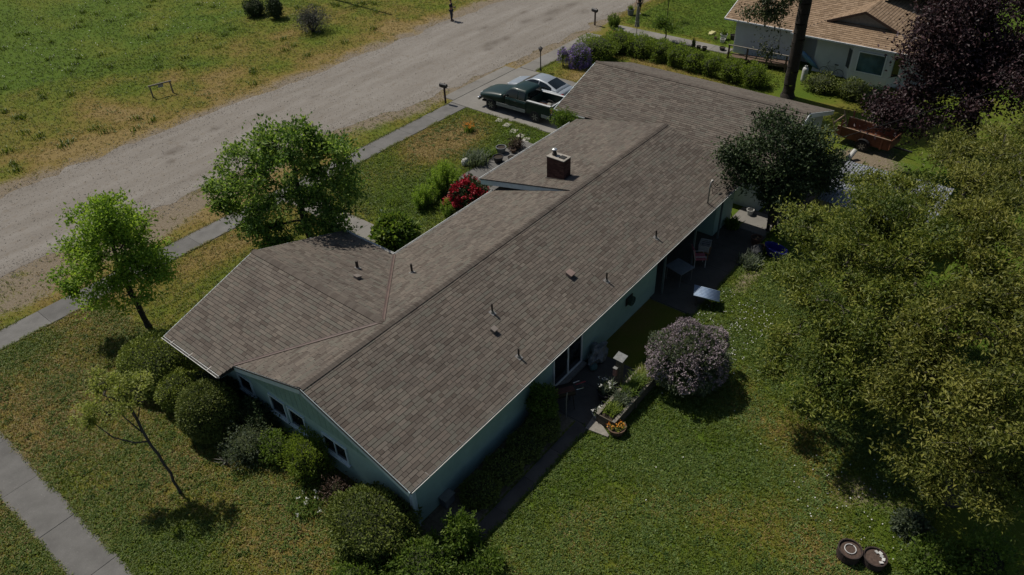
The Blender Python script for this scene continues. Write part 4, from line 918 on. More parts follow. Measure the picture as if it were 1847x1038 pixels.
o = MB().prism([(6.98, -1.60, .05), (7.62, -1.50, .05), (7.48, -1.98, .05), (7.22, -2.45, .05), (7.12, -2.46, .05)], (0, 0, .05)).build('stone_slab', M('slab_grey', (.20, .185, .16), .9, var=.25, scale=5)); tag(o, 'pointed pale grey stone slab lying at the patio corner', 'slab')
# tarp bundle and other wall-side things
def lump(name, label, cat, loc, rr, mat, seed, jag=.25, sub=3, box=None):
    r2 = np.random.default_rng(seed); mb = MB(); ico(mb, (0, 0, 0), (1, 1, 1), sub); V = np.array(mb.v); n1 = sum(np.sin(V @ r2.normal(size=3) * f + r2.random() * 6) / f ** .7 for f in (2, 3, 5, 8, 12, 17, 23)); V = V * (1 + jag * n1 * .35)[:, None] * np.array(rr)
    V[:, 2] = np.maximum(V[:, 2] + rr[2] * .7, 0); mb.v = [tuple(p) for p in V]; o = mb.build(name, mat, None, smooth=False, loc=loc); return tag(o, label, cat)
lump('tarp', 'crumpled pale grey tarp heaped against the wall past the sliding door', 'tarp', (10.25, .05, .05), (.55, .28, .42), M('tarp_grey', (.17, .18, .18), .7, var=.35, scale=9), 3, .9); lump('bag', 'small teal bag beside the crumpled tarp', 'bag', (9.75, -.1, .05), (.18, .16, .16), M('bag_teal', (.06, .12, .12), .7), 4)
ub = thing('utility_box', 'small grey utility box at the foot of the near wall corner', 'utility box', (1.65, .25, 0)); MB().lohi((-.22, -.14, 0), (.22, .14, .38)).build('case', 'pot_grey', ub, bevel=.02); MB().lohi((-.24, -.16, .381), (.24, .16, .41)).build('lid', 'flashing_grey', ub)
# folding table under the porch edge
ft = thing('folding_table', 'grey folding table standing at the covered porch edge', 'table', (16.9, .05, .045), R(-13)); MB().lohi((-.45, -.48, .70), (.45, .48, .74)).build('table_top', M('table_grey', (.13, .145, .155), .6), ft, bevel=.01)
for x in (-.38, .38):
    for y in (-.4, .4): MB().path([(x, y, 0), (x * .95, y, .70)], .016, 6).build('leg', 'flashing_grey', ft)
# pink-red chair
rc = thing('garden_chair', 'pinkish red cushioned garden chair by the porch', 'chair', (18.45, -.15, .045), R(40)); M('cushion_red', (.30, .085, .10), .8, var=.15)
MB().lohi((-.26, -.27, .42), (.26, .27, .50)).build('seat', 'cushion_red', rc, bevel=.02); MB().box((0, .30, .76), (.50, .07, .52), Matrix.Rotation(R(-14), 3, 'X')).build('backrest', 'cushion_red', rc, bevel=.02)
for x in (-.24, .24):
    MB().path([(x, -.24, 0), (x, -.24, .6), (x, .26, .62)], .018, 6).build('arm', 'pot_white', rc); MB().path([(x, .25, 0), (x, .27, .5), (x, .38, 1.0)], .018, 6).build('leg', 'pot_white', rc)
# crates stacked on a small wooden stool
so = thing('wooden_stool', 'low orange wooden stool under the white basket', 'stool', (19.2, -.05, .045), R(15)); MB().lohi((-.3, -.24, .38), (.3, .24, .42)).build('seat', M('stool_wood', (.22, .11, .05), .7), so)
for x in (-.25, .25):
    for y in (-.2, .2): MB().lohi((x - .02, y - .02, 0), (x + .02, y + .02, .38)).build('leg', 'stool_wood', so)
bk = thing('laundry_basket', 'white slatted laundry basket stacked on the wooden stool', 'basket', (19.2, -.02, .47), R(15)); M('basket_white', (.34, .34, .33), .6)
for k in range(4): z = .02 + k * .09; w = .24 + k * .012; MB().add([(-w - .03, -w + .03, z), (w + .03, -w + .03, z), (w + .03, w - .03, z), (-w - .03, w - .03, z), (-w - .035, -w + .025, z + .065), (w + .035, -w + .025, z + .065), (w + .035, w - .025, z + .065), (-w - .035, w - .025, z + .065)], [(0, 1, 5, 4), (1, 2, 6, 5), (2, 3, 7, 6), (3, 0, 4, 7)]).build('slat_ring', 'basket_white', bk)
for x, y in ((-.28, -.22), (.28, -.22), (.28, .22), (-.28, .22)): MB().lohi((x - .02, y - .02, 0), (x + .02, y + .02, .36)).build('corner_post', 'basket_white', bk)
MB().lohi((-.25, -.2, 0), (.25, .2, .018)).build('bottom', 'basket_white', bk)
# corrugated plastic sheet lying from porch to lawn edge
cs = MB(); nn = 64; vs = []; 
for i in range(nn + 1):
    u = i / nn; z = .045 * math.sin(u * 2 * math.pi * 8)
    vs += [(-.48 + u * .96, -.62, z), (-.48 + u * .96, .62, z)]
cs.add(vs, [(2 * i, 2 * i + 2, 2 * i + 3, 2 * i + 1) for i in range(nn)])
o = cs.build('corrugated_sheet', M('sheet_blue', (.30, .38, .50), .45, .0, var=.12), None, smooth=True, fix=False); o.location = (16.05, -1.72, .60); o.rotation_euler = (R(9), 0, R(24)); o.scale = (.82, .9, 1); o.modifiers.new('thick', 'SOLIDIFY').thickness = .006
tag(o, 'corrugated bluish white roofing sheet lying across the patio edge', 'sheet')
th = thing('trestle', 'small dark trestle holding up the corrugated sheet', 'trestle', (16.05, -1.6, .03), R(24))
for x in (-.3, .3):
    for y in (-.3, .3): MB().path([(x, y, 0), (x * .9, y, .48 if y < 0 else .56)], .018, 6).build('leg', 'pipe_rust', th)
for y in (-.3, .3): MB().bar((-.34, y, .46 if y < 0 else .55), (.34, y, .46 if y < 0 else .55), .05, .04).build('crossbar', 'old_wood', th)
# blue plastic barrel half, pile of pots and sacks under the dark tree
bt = thing('blue_tub', 'long blue plastic tub at the end of the patio under the tree', 'tub', (21.1, -2.7, 0), R(72)); bt.scale = (.78, .78, .85); M('tub_blue', (.012, .015, .15), .5, var=.15)
def tubring(h, w, l, z): return [(l * math.cos(a) * (1 if abs(math.cos(a)) < .7 else .96), w * math.sin(a), z) for a in np.linspace(0, 6.283, 21)[:-1]]
MB().loft([tubring(0, .28, .62, .12), tubring(0, .36, .74, .42), tubring(0, .40, .80, .62), tubring(0, .44, .84, .63), tubring(0, .44, .84, .66), tubring(0, .36, .76, .65), tubring(0, .30, .68, .3)]).build('shell', 'tub_blue', bt, smooth=False)
for x in (-.4, .4): MB().lohi((x - .05, -.25, 0), (x + .05, .25, .12)).build('runner', 'pot_dark', bt)
pot('brown glazed pot leaning in the pile near the blue tub', (21.55, -1.55, .045), .26, .42, M('pot_brown', (.10, .05, .035), .5)); pot('tan clay pot beside the brown glazed pot', (21.25, -1.95, .0), .17, .3, M('pot_tan', (.30, .19, .11), .8)); lump('sack', 'dark filled sack in front of the blue tub', 'sack', (20.75, -1.95, 0), (.34, .28, .34), M('sack_dark', (.03, .032, .034), .8), 8)
pot('white plastic bucket on the shaded concrete by the garage', (23.9, -.2, .0), .18, .34, 'pot_white', False); pot('white tub pot standing by the garage corner under the dark tree', (25.2, -1.6, 0), .2, .24, 'pot_white', False)
# ring of edging stones round the dark tree
r2 = random.Random(7)
for k, lab in enumerate(('pale edging stone left of the dark tree trunks', 'long pale edging stone behind the dark tree trunks', 'round edging stone right of the dark tree trunks', 'tan edging stone at the end of the lit concrete', 'small edging stone in front of the dark tree trunks')):
    a = (2.6, 1.6, .5, 3.9, 4.9)[k]; lump('edging_stone', lab, 'stone', (24.4 + math.cos(a) * 1.0, -2.4 + math.sin(a) * .8, 0), (r2.uniform(.14, .26), r2.uniform(.1, .14), r2.uniform(.1, .15)), M('stone_pale', (.30, .26, .22), .9, var=.2), 20 + k, .3, 2)
for o in [q for q in COL.objects if q.name.startswith('edging_stone')]: o['group'] = 'edging stones round the dark tree'
# drum pots at the lawn's end
M('rust_drum', (.036, .025, .022), .85, .1, var=.35, dirt=(.10, .05, .035)); M('soil_brown', (.065, .044, .034), .95, var=.35, scale=14)
def drum(label, loc, r, h, soilmat):
    t = thing('drum_planter', label, 'planter', loc, 0, 'drum planters on the lawn')
    MB().lathe([(r * .93, 0), (r, h * .3), (r * .98, h * .34), (r, h * .4), (r, h - .02), (r * 1.04, h), (r * .93, h), (r * .92, h * .7)], (0, 0, 0), 24, cap=False).build('wall', 'rust_drum', t); MB().lathe([(.001, h * .84), (r * .94, h * .82)], (0, 0, 0), 24, cap=False).build('soil', soilmat, t); return t
d1 = drum('rusty drum planter with a coiled white wire on its soil', (7.55, -10.75, 0), .34, .42, 'soil_brown'); MB().path([(math.cos(a) * .17 + .02, math.sin(a) * .16, .385) for a in np.linspace(0, 6.1, 22)], .013, 6).build('wire_ring', 'plate_white', d1)
d2 = drum('rusty drum planter holding brown soil and broken white china', (7.78, -11.42, 0), .33, .36, 'soil_brown')
for k, (x, y) in enumerate(((.14, -.14), (.2, .02), (-.08, -.2), (.06, -.22), (.22, -.08))): MB().box((x, y, .33), (.11, .09, .02), Matrix.Rotation(k * 1.1, 3, 'Z') @ Matrix.Rotation(.3, 3, 'X')).build('china_shard', 'pot_white', d2)
# metal-roofed low shed among the trees
shd = thing('metal_shed', 'low shed with grey corrugated metal roof under the big tree', 'shed', (26.4, -5.6, 0)); M('shed_roof', (.27, .29, .33), .45, .3, var=.15, scale=1.2, dirt=(.2, .19, .18)); M('shed_wall', (.16, .14, .12), .9)
for lo, hi in (((-1.9, -2.3, 0), (1.9, -2.2, 1.75)), ((-1.9, 2.1, 0), (1.9, 2.2, 1.75)), ((-1.9, -2.2, 0), (-1.8, 2.1, 1.7)), ((1.8, -2.2, 0), (1.9, 2.1, 1.85))): MB().lohi(lo, hi).build('wall', 'shed_wall', shd)
for k in range(5):
    mb = MB(); vs = []; y0 = -2.5 + k * 1.0
    for i in range(41): vs += [(-2.15, y0 + i * .0255, 1.80 + .022 * math.sin(i * 1.2566)), (2.15, y0 + i * .0255, 1.96 + .022 * math.sin(i * 1.2566))]
    mb.add(vs, [(2 * i, 2 * i + 2, 2 * i + 3, 2 * i + 1) for i in range(40)]); mb.build('roof_sheet', 'shed_roof', shd, smooth=True, fix=False, loc=(0, 0, .006 * (k % 2)))
tag(MB().path([(29.0, -3.0, .05), (29.1, -4.4, .06), (29.3, -6.2, .05)], .09, 8).build('log', 'old_wood'), 'weathered log lying between the shed and the trailer', 'log')
tag(MB().path([(32.3, -2.2, .1), (32.9, -2.35, .5)], .13, 12).build('white_pipe', 'pot_white'), 'short white pipe leaning beside the trailer wheel', 'pipe')
# front entry pots and stakes
pot('grey stone urn among the entry plants', (21.9, 14.5, .045), .30, .38, 'pot_grey'); pot('dark round pot on the entry terrace', (20.9, 13.9, .045), .30, .36, 'pot_dark'); pot('small terracotta pot beside the stone urn', (22.3, 13.9, .045), .16, .22, 'terracotta'); pot('shallow dark bowl near the entry plants', (21.5, 13.4, .045), .22, .2, 'pot_dark')
tag(MB().path([(23.2, 14.1, 0), (23.25, 14.1, .85)], .04, 8).build('wood_stake', 'post_wood_dark'), 'short dark wooden stake by the stepping stones', 'stake')
lump('white_rock', 'white rock at the edge of the strappy entry plants', 'rock', (19.55, 15.25, 0), (.28, .2, .28), M('rock_white', (.42, .42, .38), .9), 31)

# ================================================================== TREES AND PLANTS
leafmat('leaf_maple', (.040, .075, .010), (.085, .130, .017), (.150, .190, .030)); leafmat('leaf_fig', (.022, .045, .010), (.055, .088, .018), (.115, .150, .035))
leafmat('leaf_yellow', (.115, .14, .030), (.19, .21, .055), (.27, .28, .10)); leafmat('leaf_purple', (.014, .006, .008), (.034, .015, .018), (.075, .038, .042), .12)
leafmat('leaf_dark', (.010, .020, .007), (.024, .042, .013), (.060, .080, .030), .12, .6, .3); leafmat('leaf_walnut', (.036, .054, .008), (.078, .098, .014), (.145, .155, .028), .3)
leafmat('leaf_olive', (.044, .054, .009), (.088, .098, .016), (.155, .152, .032), .3); leafmat('leaf_laurel', (.024, .038, .008), (.058, .074, .014), (.105, .118, .026), .25); leafmat('leaf_box', (.024, .036, .007), (.060, .074, .012), (.110, .118, .022), .15); leafmat('leaf_boxdark', (.018, .027, .006), (.040, .050, .010), (.075, .080, .017), .15)
leafmat('leaf_green', (.025, .050, .010), (.065, .100, .016), (.125, .160, .035)); leafmat('leaf_grey', (.030, .042, .025), (.070, .088, .055), (.135, .155, .105)); leafmat('leaf_brown', (.030, .018, .012), (.065, .042, .030), (.11, .075, .055), .1)
leafmat('leaf_conifer', (.012, .018, .006), (.028, .036, .012), (.058, .066, .022), .1); leafmat('leaf_hedge', (.030, .050, .009), (.070, .096, .015), (.130, .160, .028)); leafmat('leaf_deadwood', (.06, .058, .05), (.11, .105, .09), (.17, .16, .14), .0)
leafmat('petal_red', (.14, .004, .010), (.34, .012, .028), (.55, .04, .07), .2); leafmat('petal_lilac', (.10, .075, .09), (.225, .18, .205), (.38, .325, .345), .2); leafmat('petal_wisteria', (.13, .08, .27), (.25, .17, .44), (.40, .31, .60), .2)
leafmat('petal_orange', (.45, .14, .01), (.65, .25, .02), (.7, .35, .05), .2); leafmat('petal_white', (.45, .45, .42), (.6, .6, .56), (.75, .75, .72), .2); leafmat('petal_yellow', (.5, .36, .02), (.6, .45, .03), (.65, .5, .05), .2)
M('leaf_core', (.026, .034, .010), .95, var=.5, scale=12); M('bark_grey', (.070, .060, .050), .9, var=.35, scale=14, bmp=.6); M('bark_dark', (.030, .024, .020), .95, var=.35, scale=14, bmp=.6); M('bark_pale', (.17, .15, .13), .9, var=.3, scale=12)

tree('maple_tree', 'young bright green maple tree standing on the lawn by the sidewalk', (0.5, 16.86, 0), [(0, 0, 0), (-.05, .05, 1.2), (-.1, .1, 2.4), (0, .1, 4.0), (.2, 0, 5.4)],
     [(0.73, 16.59, 5.4, 1.05), (-0.21, 18.0, 3.96, 1.0), (1.15, 16.31, 3.85, 1.05), (-0.62, 17.5, 2.5, .95), (0.75, 16.0, 2.55, .95), (-1.15, 18.8, 2.8, 0.62), (-0.4, 16.6, 1.75, 0.72), (0.35, 17.04, 3.7, 1.45), (1.4, 16.93, 4.75, .9), (0.5, 17.6, 5.2, .85), (1.4, 15.8, 3.0, 0.68), (0.8, 16.6, 6.2, 0.55)], 230, 17000, .15, 'leaf_maple', 'bark_dark', r0=.12, spread=.22, seed=2, tone=.34)
tree('fig_tree', 'broad dark-limbed leafy tree between the front wing and the road', (8.0, 14.1, 0), [(0, 0, 0), (-.05, .1, .9), (-.2, .3, 1.9), (-.2, .4, 3.2), (-.1, .4, 5.0)],
     [(7.55, 14.4, 6.4, 1.1), (6.65, 16.1, 5.5, 1.05), (8.75, 13.2, 5.7, 1.1), (7.51, 14.6, 4.6, 1.6), (6.0, 16.7, 3.7, .9), (9.0, 12.9, 4.1, .9), (6.46, 15.4, 3.1, 1.05), (7.81, 13.6, 3.3, .95), (7.2, 15.6, 6.5, .7), (6.0, 17.0, 4.5, .65), (8.35, 14.0, 6.7, .65), (9.25, 12.7, 5.0, .5), (5.65, 17.2, 4.2, .5), (6.5, 14.9, 2.4, .75), (7.4, 13.7, 2.1, .9), (6.2, 14.9, 1.7, .8), (8.5, 12.95, 2.5, .75), (5.9, 15.8, 2.3, .7)], 310, 23000, .18, 'leaf_fig', 'bark_dark', r0=.19, spread=.26, seed=5, tone=.45, inner=.25, uneven=1.0)
tree('sapling', 'small leaning tree with thin pale yellow-green crown on the near lawn', (-3.56, 7.75, 0), [(0, 0, 0), (.02, .18, .9), (.0, .45, 1.7), (-.03, .68, 2.4), (.02, 1.0, 3.0), (.06, 1.15, 3.5)],
     [(-3.95, 8.94, 3.95, 0.66), (-4.6, 9.8, 3.6, 0.45), (-3.24, 8.51, 4.25, 0.55), (-3.67, 9.53, 4.35, 0.45), (-2.87, 8.35, 4.6, 0.34), (-4.75, 9.5, 3.3, .3), (-4.3, 9.5, 3.9, .35)], 62, 4600, .095, 'leaf_yellow', 'bark_grey', r0=.046, spread=.115, seed=7, tip=.007, tone=.4, uneven=.8)
_sp = bpy.data.objects['sapling']
for pts, rad in (([(-.02, .6, 2.25), (-.35, .85, 2.3), (-.75, 1.25, 2.65), (-.95, 1.65, 3.2), (-1.1, 2.0, 3.6)], [.03, .026, .022, .014, .006]), ([(-.02, .72, 2.5), (-.2, 1.1, 3.1), (-.35, 1.3, 3.8), (-.4, 1.3, 4.3)], [.026, .02, .014, .006]), ([(0, .95, 2.9), (.25, .85, 3.5), (.45, .75, 4.2), (.6, .65, 4.7)], [.024, .018, .012, .005])):
    MB().path(pts, rad, 7).build('limb', 'bark_grey', _sp, smooth=True)
tree('dark_tree', 'dense dark green multi-stemmed tree at the house back corner', (23.3, -1.75, 0), [(0, 0, 0), (-.1, .1, 1.2), (-.3, .2, 2.4), (-.5, .2, 3.6)],
     [(23.0, -1.4, 5.0, 1.4), (22.0, -0.2, 4.4, .95), (23.95, -2.5, 4.4, 1.05), (22.95, -1.4, 3.5, 1.7), (21.7, -0.3, 3.3, .75), (24.7, -3.0, 2.7, .95), (22.9, -2.1, 2.7, 1.15), (21.45, 0.4, 4.3, .45), (24.5, -3.2, 3.5, .6), (22.87, -0.95, 5.7, .55)], 260, 27000, .15, 'leaf_dark', 'bark_dark', r0=.12, spread=.30, seed=9, tone=.45, inner=.3)
for k, (dx, dy, tx, ty) in enumerate(((.25, -.35, .9, -.9), (-.3, .2, -.7, .5), (.35, .3, .5, .7))):   # the other stems of that tree
    o = MB().path([(dx, dy, 0), (dx * 1.2, dy * 1.3, 1.3), (tx * .8, ty * .8, 2.6), (tx, ty, 3.6)], [.09, .075, .06, .03], 7).build('stem', 'bark_dark', bpy.data.objects['dark_tree'], smooth=True)
tree('purple_tree', 'large purple-leaved tree in the top right corner', (35.3, -7.6, 0), [(0, 0, 0), (.1, .2, 1.5), (-.1, .6, 3), (.1, 1, 4.6), (.3, 1.2, 6.2)],
     [(35.41, -5.66, 6.8, 2.6), (33.6, -4.87, 6.0, 1.55), (32.5, -4.5, 3.7, 1.35), (32.7, -6.3, 4.3, 1.6), (33.48, -7.81, 5.4, 1.8), (32.2, -3.6, 3.1, 0.8), (36.65, -7.26, 7.4, 2.1), (34.05, -3.6, 6.8, 0.95), (34.6, -5, 8.2, 1.6), (36.5, -9.5, 5.5, 2), (37.5, -6, 5, 2.2)], 340, 44000, .20, 'leaf_purple', 'bark_dark', r0=.28, spread=.42, seed=12, tone=.5, inner=.25)
tree('walnut_tree', 'huge olive green tree spreading over the right side of the lawn', (15.6, -8.9, 0), [(0, 0, 0), (.1, -.05, 1.2), (-.2, .2, 2.4), (-.2, .2, 4.0), (-.1, .3, 5.4)],
     [(15.24, -7.86, 6.3, 1.8), (16.26, -6.1, 5.0, 1.4), (13.9, -6.8, 4.4, 1.35), (12.62, -8.35, 5.1, 1.55), (18.8, -7.9, 6.2, 1.1), (13.6, -9.86, 6.8, 1.65), (12.5, -7.25, 3.3, 0.95), (12.05, -8.6, 3.6, 1.25), (18.3, -4.3, 3.9, .95), (22.3, -5.4, 4.6, 0.6), (17.3, -7.0, 5.6, 1.3), (14.8, -5.6, 3.9, .9), (11.2, -9.4, 4.2, 1.1), (11.3, -6.6, 2.6, .55), (15.6, -4.4, 3.3, .6), (16.9, -4.9, 4.6, .7), (10.5, -8.3, 2.7, .7), (13.0, -6.0, 2.5, .6)], 340, 88000, .15, 'leaf_walnut', 'bark_grey', r0=.34, spread=.25, tip=.010, slim=.36, seed=14, tone=.6, inner=.10, uneven=1.0, flat=.45)
tree('ash_tree', 'second large yellowish olive tree at the right edge of the lawn', (11.6, -12.6, 0), [(0, 0, 0), (-.1, .1, 1.4), (.2, .3, 3.0), (.1, .4, 4.8), (-.1, .5, 6.2)],
     [(21.8, -9.31, 6.6, 1.7), (15.2, -10.68, 7.7, 1.4), (10.76, -11.12, 6.7, 1.6), (11.0, -11.82, 7.6, 1.25), (10.63, -10.5, 4.5, 1.25), (9.31, -12.19, 5.3, 1.3), (9.0, -12.67, 6.5, 1.1), (9.33, -12.36, 3.5, 1.05), (8.9, -13.43, 4.0, 1.15), (11.19, -10.05, 5.5, 1.1), (18.4, -9.8, 7.0, 1.4), (13.2, -11.4, 7.4, 1.3), (10.2, -13.6, 5.6, 1.4), (23.4, -8.0, 5.8, .7), (24.5, -10.2, 6.5, 1.3), (20.5, -10.6, 7, 1.3), (26.0, -9.5, 5.8, 1.0), (16.8, -10.9, 7.4, 1.1), (9.6, -11.2, 3.2, .7), (8.6, -12.0, 4.4, .6)], 360, 88000, .145, 'leaf_olive', 'bark_grey', r0=.30, spread=.25, tip=.010, slim=.36, seed=17, tone=.6, inner=.10, uneven=1.0, flat=.45)
tree('fir_tree', 'tall fir trunk with dark drooping boughs between the two houses', (38.97, 4.0, 0), [(0, 0, 0), (-.05, 0, 3), (-.1, .05, 7), (-.1, .05, 12), (0, 0, 18)],
     [(35.6, 5.79, 6.3, .75), (36.4, 4.85, 5.9, .85), (37.2, 5.0, 4.2, .9), (36.0, 6.4, 5.8, .6), (37.73, 5.24, 3.1, 0.45), (35.6, 3.6, 6.9, .7), (37.1, 4.4, 5.2, .6), (39.6, 4.6, 10, 2.2), (39, 3.5, 13, 2.0), (39, 4, 16, 1.3), (41.2, 2.4, 8.5, 1.5), (37.3, 5, 9.4, 1.9), (36.6, 3.2, 9.6, 1.8), (38.4, 2, 9.6, 1.8), (40.6, 3.5, 11, 1.8)], 250, 30000, .17, 'leaf_conifer', 'bark_dark', r0=.38, spread=.33, seed=19, tone=.3, droop=.7, up=0)

# ---- clipped and loose shrubs along the near walls
shrub('clipped_bush', 'big clipped dome bush under the front wing gutter', (-.85, 13.35, 0), (1.35, 1.3, .95), 17000, .085, 'leaf_box', 21, zc=.85, lump=.03, depth=.04, box=2.7, core=.93, tone=.28)
shrub('clipped_bush', 'smaller clipped bush between the dome and the egg-shaped bush', (-1.05, 11.5, 0), (.85, .85, .72), 7000, .08, 'leaf_box', 22, zc=.62, lump=.08, depth=.06, core=.9)
shrub('clipped_bush', 'egg-shaped clipped bush with browned top before the gable wall', (-1.15, 9.3, 0), (1.0, 1.0, 1.12), 14000, .08, 'leaf_boxdark', 23, zc=.95, lump=.03, depth=.04, box=2.3, core=.93)
shrub('yew_bush', 'dark shaded bush behind the egg-shaped bush against the wall', (-.25, 10.0, 0), (.6, 1.3, .8), 6000, .09, 'leaf_dark', 24, zc=.62); shrub('yew_bush', 'dark shaded bush below the left gable window', (-.15, 8.0, 0), (.5, .95, .72), 4500, .09, 'leaf_dark', 25, zc=.5, lump=.25)
shrub('cotoneaster', 'sprawling grey-green shrub with arching twigs below the gable windows', (-1.0, 7.3, 0), (.9, .95, .62), 4200, .09, 'leaf_grey', 26, zc=.45, lump=.28, depth=.35, core=.62, stems=16); shrub('cotoneaster', 'rounder yellow-green shrub beside the sprawling grey-green one', (-.5, 6.3, 0), (.6, .65, .6), 2600, .09, 'leaf_green', 27, zc=.5, lump=.25, depth=.3, core=.6, stems=10)
shrub('azalea_bush', 'bright upright green bush below the rightmost gable window', (-.25, 4.85, 0), (.72, .85, .95), 6500, .085, 'leaf_hedge', 28, zc=.75, lump=.2, depth=.25, core=.7, up=.8, stems=14); shrub('withered_shrub', 'brown withered shrub near the house corner', (-.35, 3.35, 0), (.5, .5, .48), 1800, .08, 'leaf_brown', 29, zc=.35, lump=.3, depth=.4, core=.5, stems=14)
shrub('laurel_bush', 'large olive rounded bush at the near corner of the house', (-.75, 1.15, 0), (1.3, 1.5, 1.0), 14500, .10, 'leaf_laurel', 30, zc=.72, lump=.10, depth=.12, core=.86); shrub('laurel_bush', 'leafy bush at the bottom edge right of the large olive bush', (-.75, -1.0, 0), (1.1, .95, .68), 6500, .11, 'leaf_green', 31, zc=.55, lump=.22, depth=.25, core=.7)
shrub('rose_shrub', 'upright leafy shrub at the end of the shaded garden path', (.75, -1.25, 0), (.55, .5, .85), 3000, .12, 'leaf_green', 32, zc=.7, lump=.3, depth=.35, core=.5, stems=10, up=.5); shrub('rose_shrub', 'low pale leafy shrub at the bottom edge of the lawn', (.35, -2.45, 0), (.75, .6, .5), 2600, .12, 'leaf_green', 33, zc=.32, lump=.3, depth=.35, core=.5)
shrub('laurel_bush', 'light green leafy bush cut off by the bottom edge', (-2.2, .25, 0), (.85, .85, .6), 4200, .11, 'leaf_green', 34, zc=.4, lump=.25, depth=.3, core=.62)
for k, (x, lab) in enumerate(((2.5, 'low shaded hedge bush nearest the house corner by the patio wall'), (3.7, 'second low shaded hedge bush along the patio wall'), (4.9, 'third low shaded hedge bush along the patio wall'), (5.9, 'last low shaded hedge bush before the grill'))):
    shrub('low_hedge', lab, (x, -.45, 0), (.75, .62, .42), 4200, .075, 'leaf_boxdark', 40 + k, zc=.3, lump=.1, depth=.12, group='low hedge along the patio wall')
shrub('camellia', 'sunlit rounded shrub beside the barbecue grill', (6.35, -.15, 0), (.55, .52, .85), 4200, .10, 'leaf_green', 45, zc=.95, lump=.18, depth=.25, core=.6, stems=8)
lil = shrub('lilac_bush', 'round lilac bush covered in pale purple blossom on the back lawn', (11.35, -3.25, 0), (1.45, 1.42, 1.28), 16000, .10, 'leaf_grey', 46, zc=1.12, lump=.12, depth=.2, core=.78, stems=30)
def blossoms(root, rr, zc, n, size, mat, seed, per=9, low=-.3, drop=0.0, name='blossom', spread=1.0, lump=.06):
    r2 = np.random.default_rng(seed); P, D = ell_points(r2, n, rr, lump=lump, low=low); n = len(P); P = P + np.array([0, 0, zc]); ci = np.repeat(np.arange(n), per)
    Q = P[ci] + r2.normal(size=(n * per, 3)) * size * .5 * spread + np.array([0, 0, -drop]) * r2.random((n * per, 1)); dd = D[ci] + r2.normal(size=(n * per, 3)) * .8
    ct = r2.normal(size=n) * .15; k = Q[:, 2] > .03; Q, dd, ci = Q[k], dd[k], ci[k]
    return link(name, leaf_mesh(name, Q, dd, size * (.6 + .6 * r2.random(len(Q))), size * .6, r2, np.clip(.5 + ct[ci] + r2.normal(size=len(Q)) * .2, 0, 1)), mat, root)
blossoms(lil, (1.5, 1.47, 1.36), 1.12, 620, .085, 'petal_lilac', 46, 11, lump=.14, low=-.1)
rh = shrub('rhododendron', 'rhododendron covered in bright red flowers by the front eave', (16.1, 12.0, 0), (1.05, .85, .8), 4500, .14, 'leaf_dark', 48, zc=.65, core=.7, lump=.25, depth=.2); blossoms(rh, (1.08, .9, .85), .65, 120, .15, 'petal_red', 49, 16, low=-.2, spread=.75, lump=.25)
shrub('hydrangea', 'broad-leaved light green shrub in the corner of wing and main roof', (11.3, 12.6, 0), (1.0, .95, .8), 2600, .24, 'leaf_green', 50, zc=.75, lump=.18, depth=.2, core=.78, tone=.5, narrow=.75)
def upright(name, label, loc, rx, ry, h, n, mat, seed, leaf=.06, cat='shrub', stems=None):
    """clump of upright leafy shoots"""
    r2 = np.random.default_rng(seed); root = thing(name, label, cat, loc); a = r2.random(n) * 6.28; q = r2.random(n) ** .5; bx, by = np.cos(a) * q * rx, np.sin(a) * q * ry; hh = h * (.55 + .45 * r2.random(n)) * (1 - .35 * q ** 2); mb = MB(); P = []; D = []
    for i in range(n):
        tip = np.array([bx[i] * 1.25, by[i] * 1.25, hh[i]]); bot = np.array([bx[i] * .6, by[i] * .6, 0]); mb.path([bot, (bot + tip) / 2 + r2.normal(size=3) * .02, tip], [.012, .008, .003], 4, cap=False)
        m_ = int(hh[i] / .012); t = r2.random(m_) ** .8; P.append(bot + (tip - bot) * t[:, None] + r2.normal(size=(m_, 3)) * .035); D.append(r2.normal(size=(m_, 3)) + np.array([0, 0, .9]))
    P = np.concatenate(P); D = np.concatenate(D); L = leaf * (.6 + .8 * r2.random(len(P))); tint = np.clip(.3 + .45 * P[:, 2] / h + r2.normal(size=len(P)) * .18, 0, 1); link('foliage', leaf_mesh('foliage', P, D, L, L * .4, r2, tint), mat, root); mb.build('stem', 'bark_grey', root, fix=False); return root
upright('tall_shrub', 'tall feathery upright shrub in the front lawn bed', (16.4, 13.9, 0), .85, .75, 2.1, 130, 'leaf_maple', 51, .08); upright('tall_shrub', 'shorter feathery shrub left of the tall feathery one', (14.9, 14.0, 0), .7, .55, 1.45, 80, 'leaf_maple', 52, .08); upright('tall_shrub', 'narrow upright shrub next to the red rhododendron', (14.85, 12.4, 0), .25, .3, 1.15, 30, 'leaf_maple', 53, .07)
def strappy(name, label, loc, r, h, n, mat, seed, w=.03, lean=.8, cat='plant', flower=None, nf=0, group=None):
    r2 = np.random.default_rng(seed); root = thing(name, label, cat, loc, 0, group); a = r2.random(n) * 6.28; q = r2.random(n) ** .7 * r; P = np.stack([np.cos(a) * q, np.sin(a) * q, np.zeros(n)], 1); link('leaves', blades_mesh('leaves', P, h * (.6 + .5 * r2.random(n)), w, r2, lean), mat, root)
    if flower:
        a = r2.random(nf) * 6.28; q = r2.random(nf) ** .5 * r * 1.2; P = np.stack([np.cos(a) * q, np.sin(a) * q, h * (.75 + .35 * r2.random(nf))], 1); ci = np.repeat(np.arange(nf), 6); Q = P[ci] + r2.normal(size=(nf * 6, 3)) * .03; link('flower', leaf_mesh('flower', Q, r2.normal(size=(nf * 6, 3)), .07, .05, r2, r2.random(nf * 6)), flower, root)['kind'] = 'stuff'
    return root
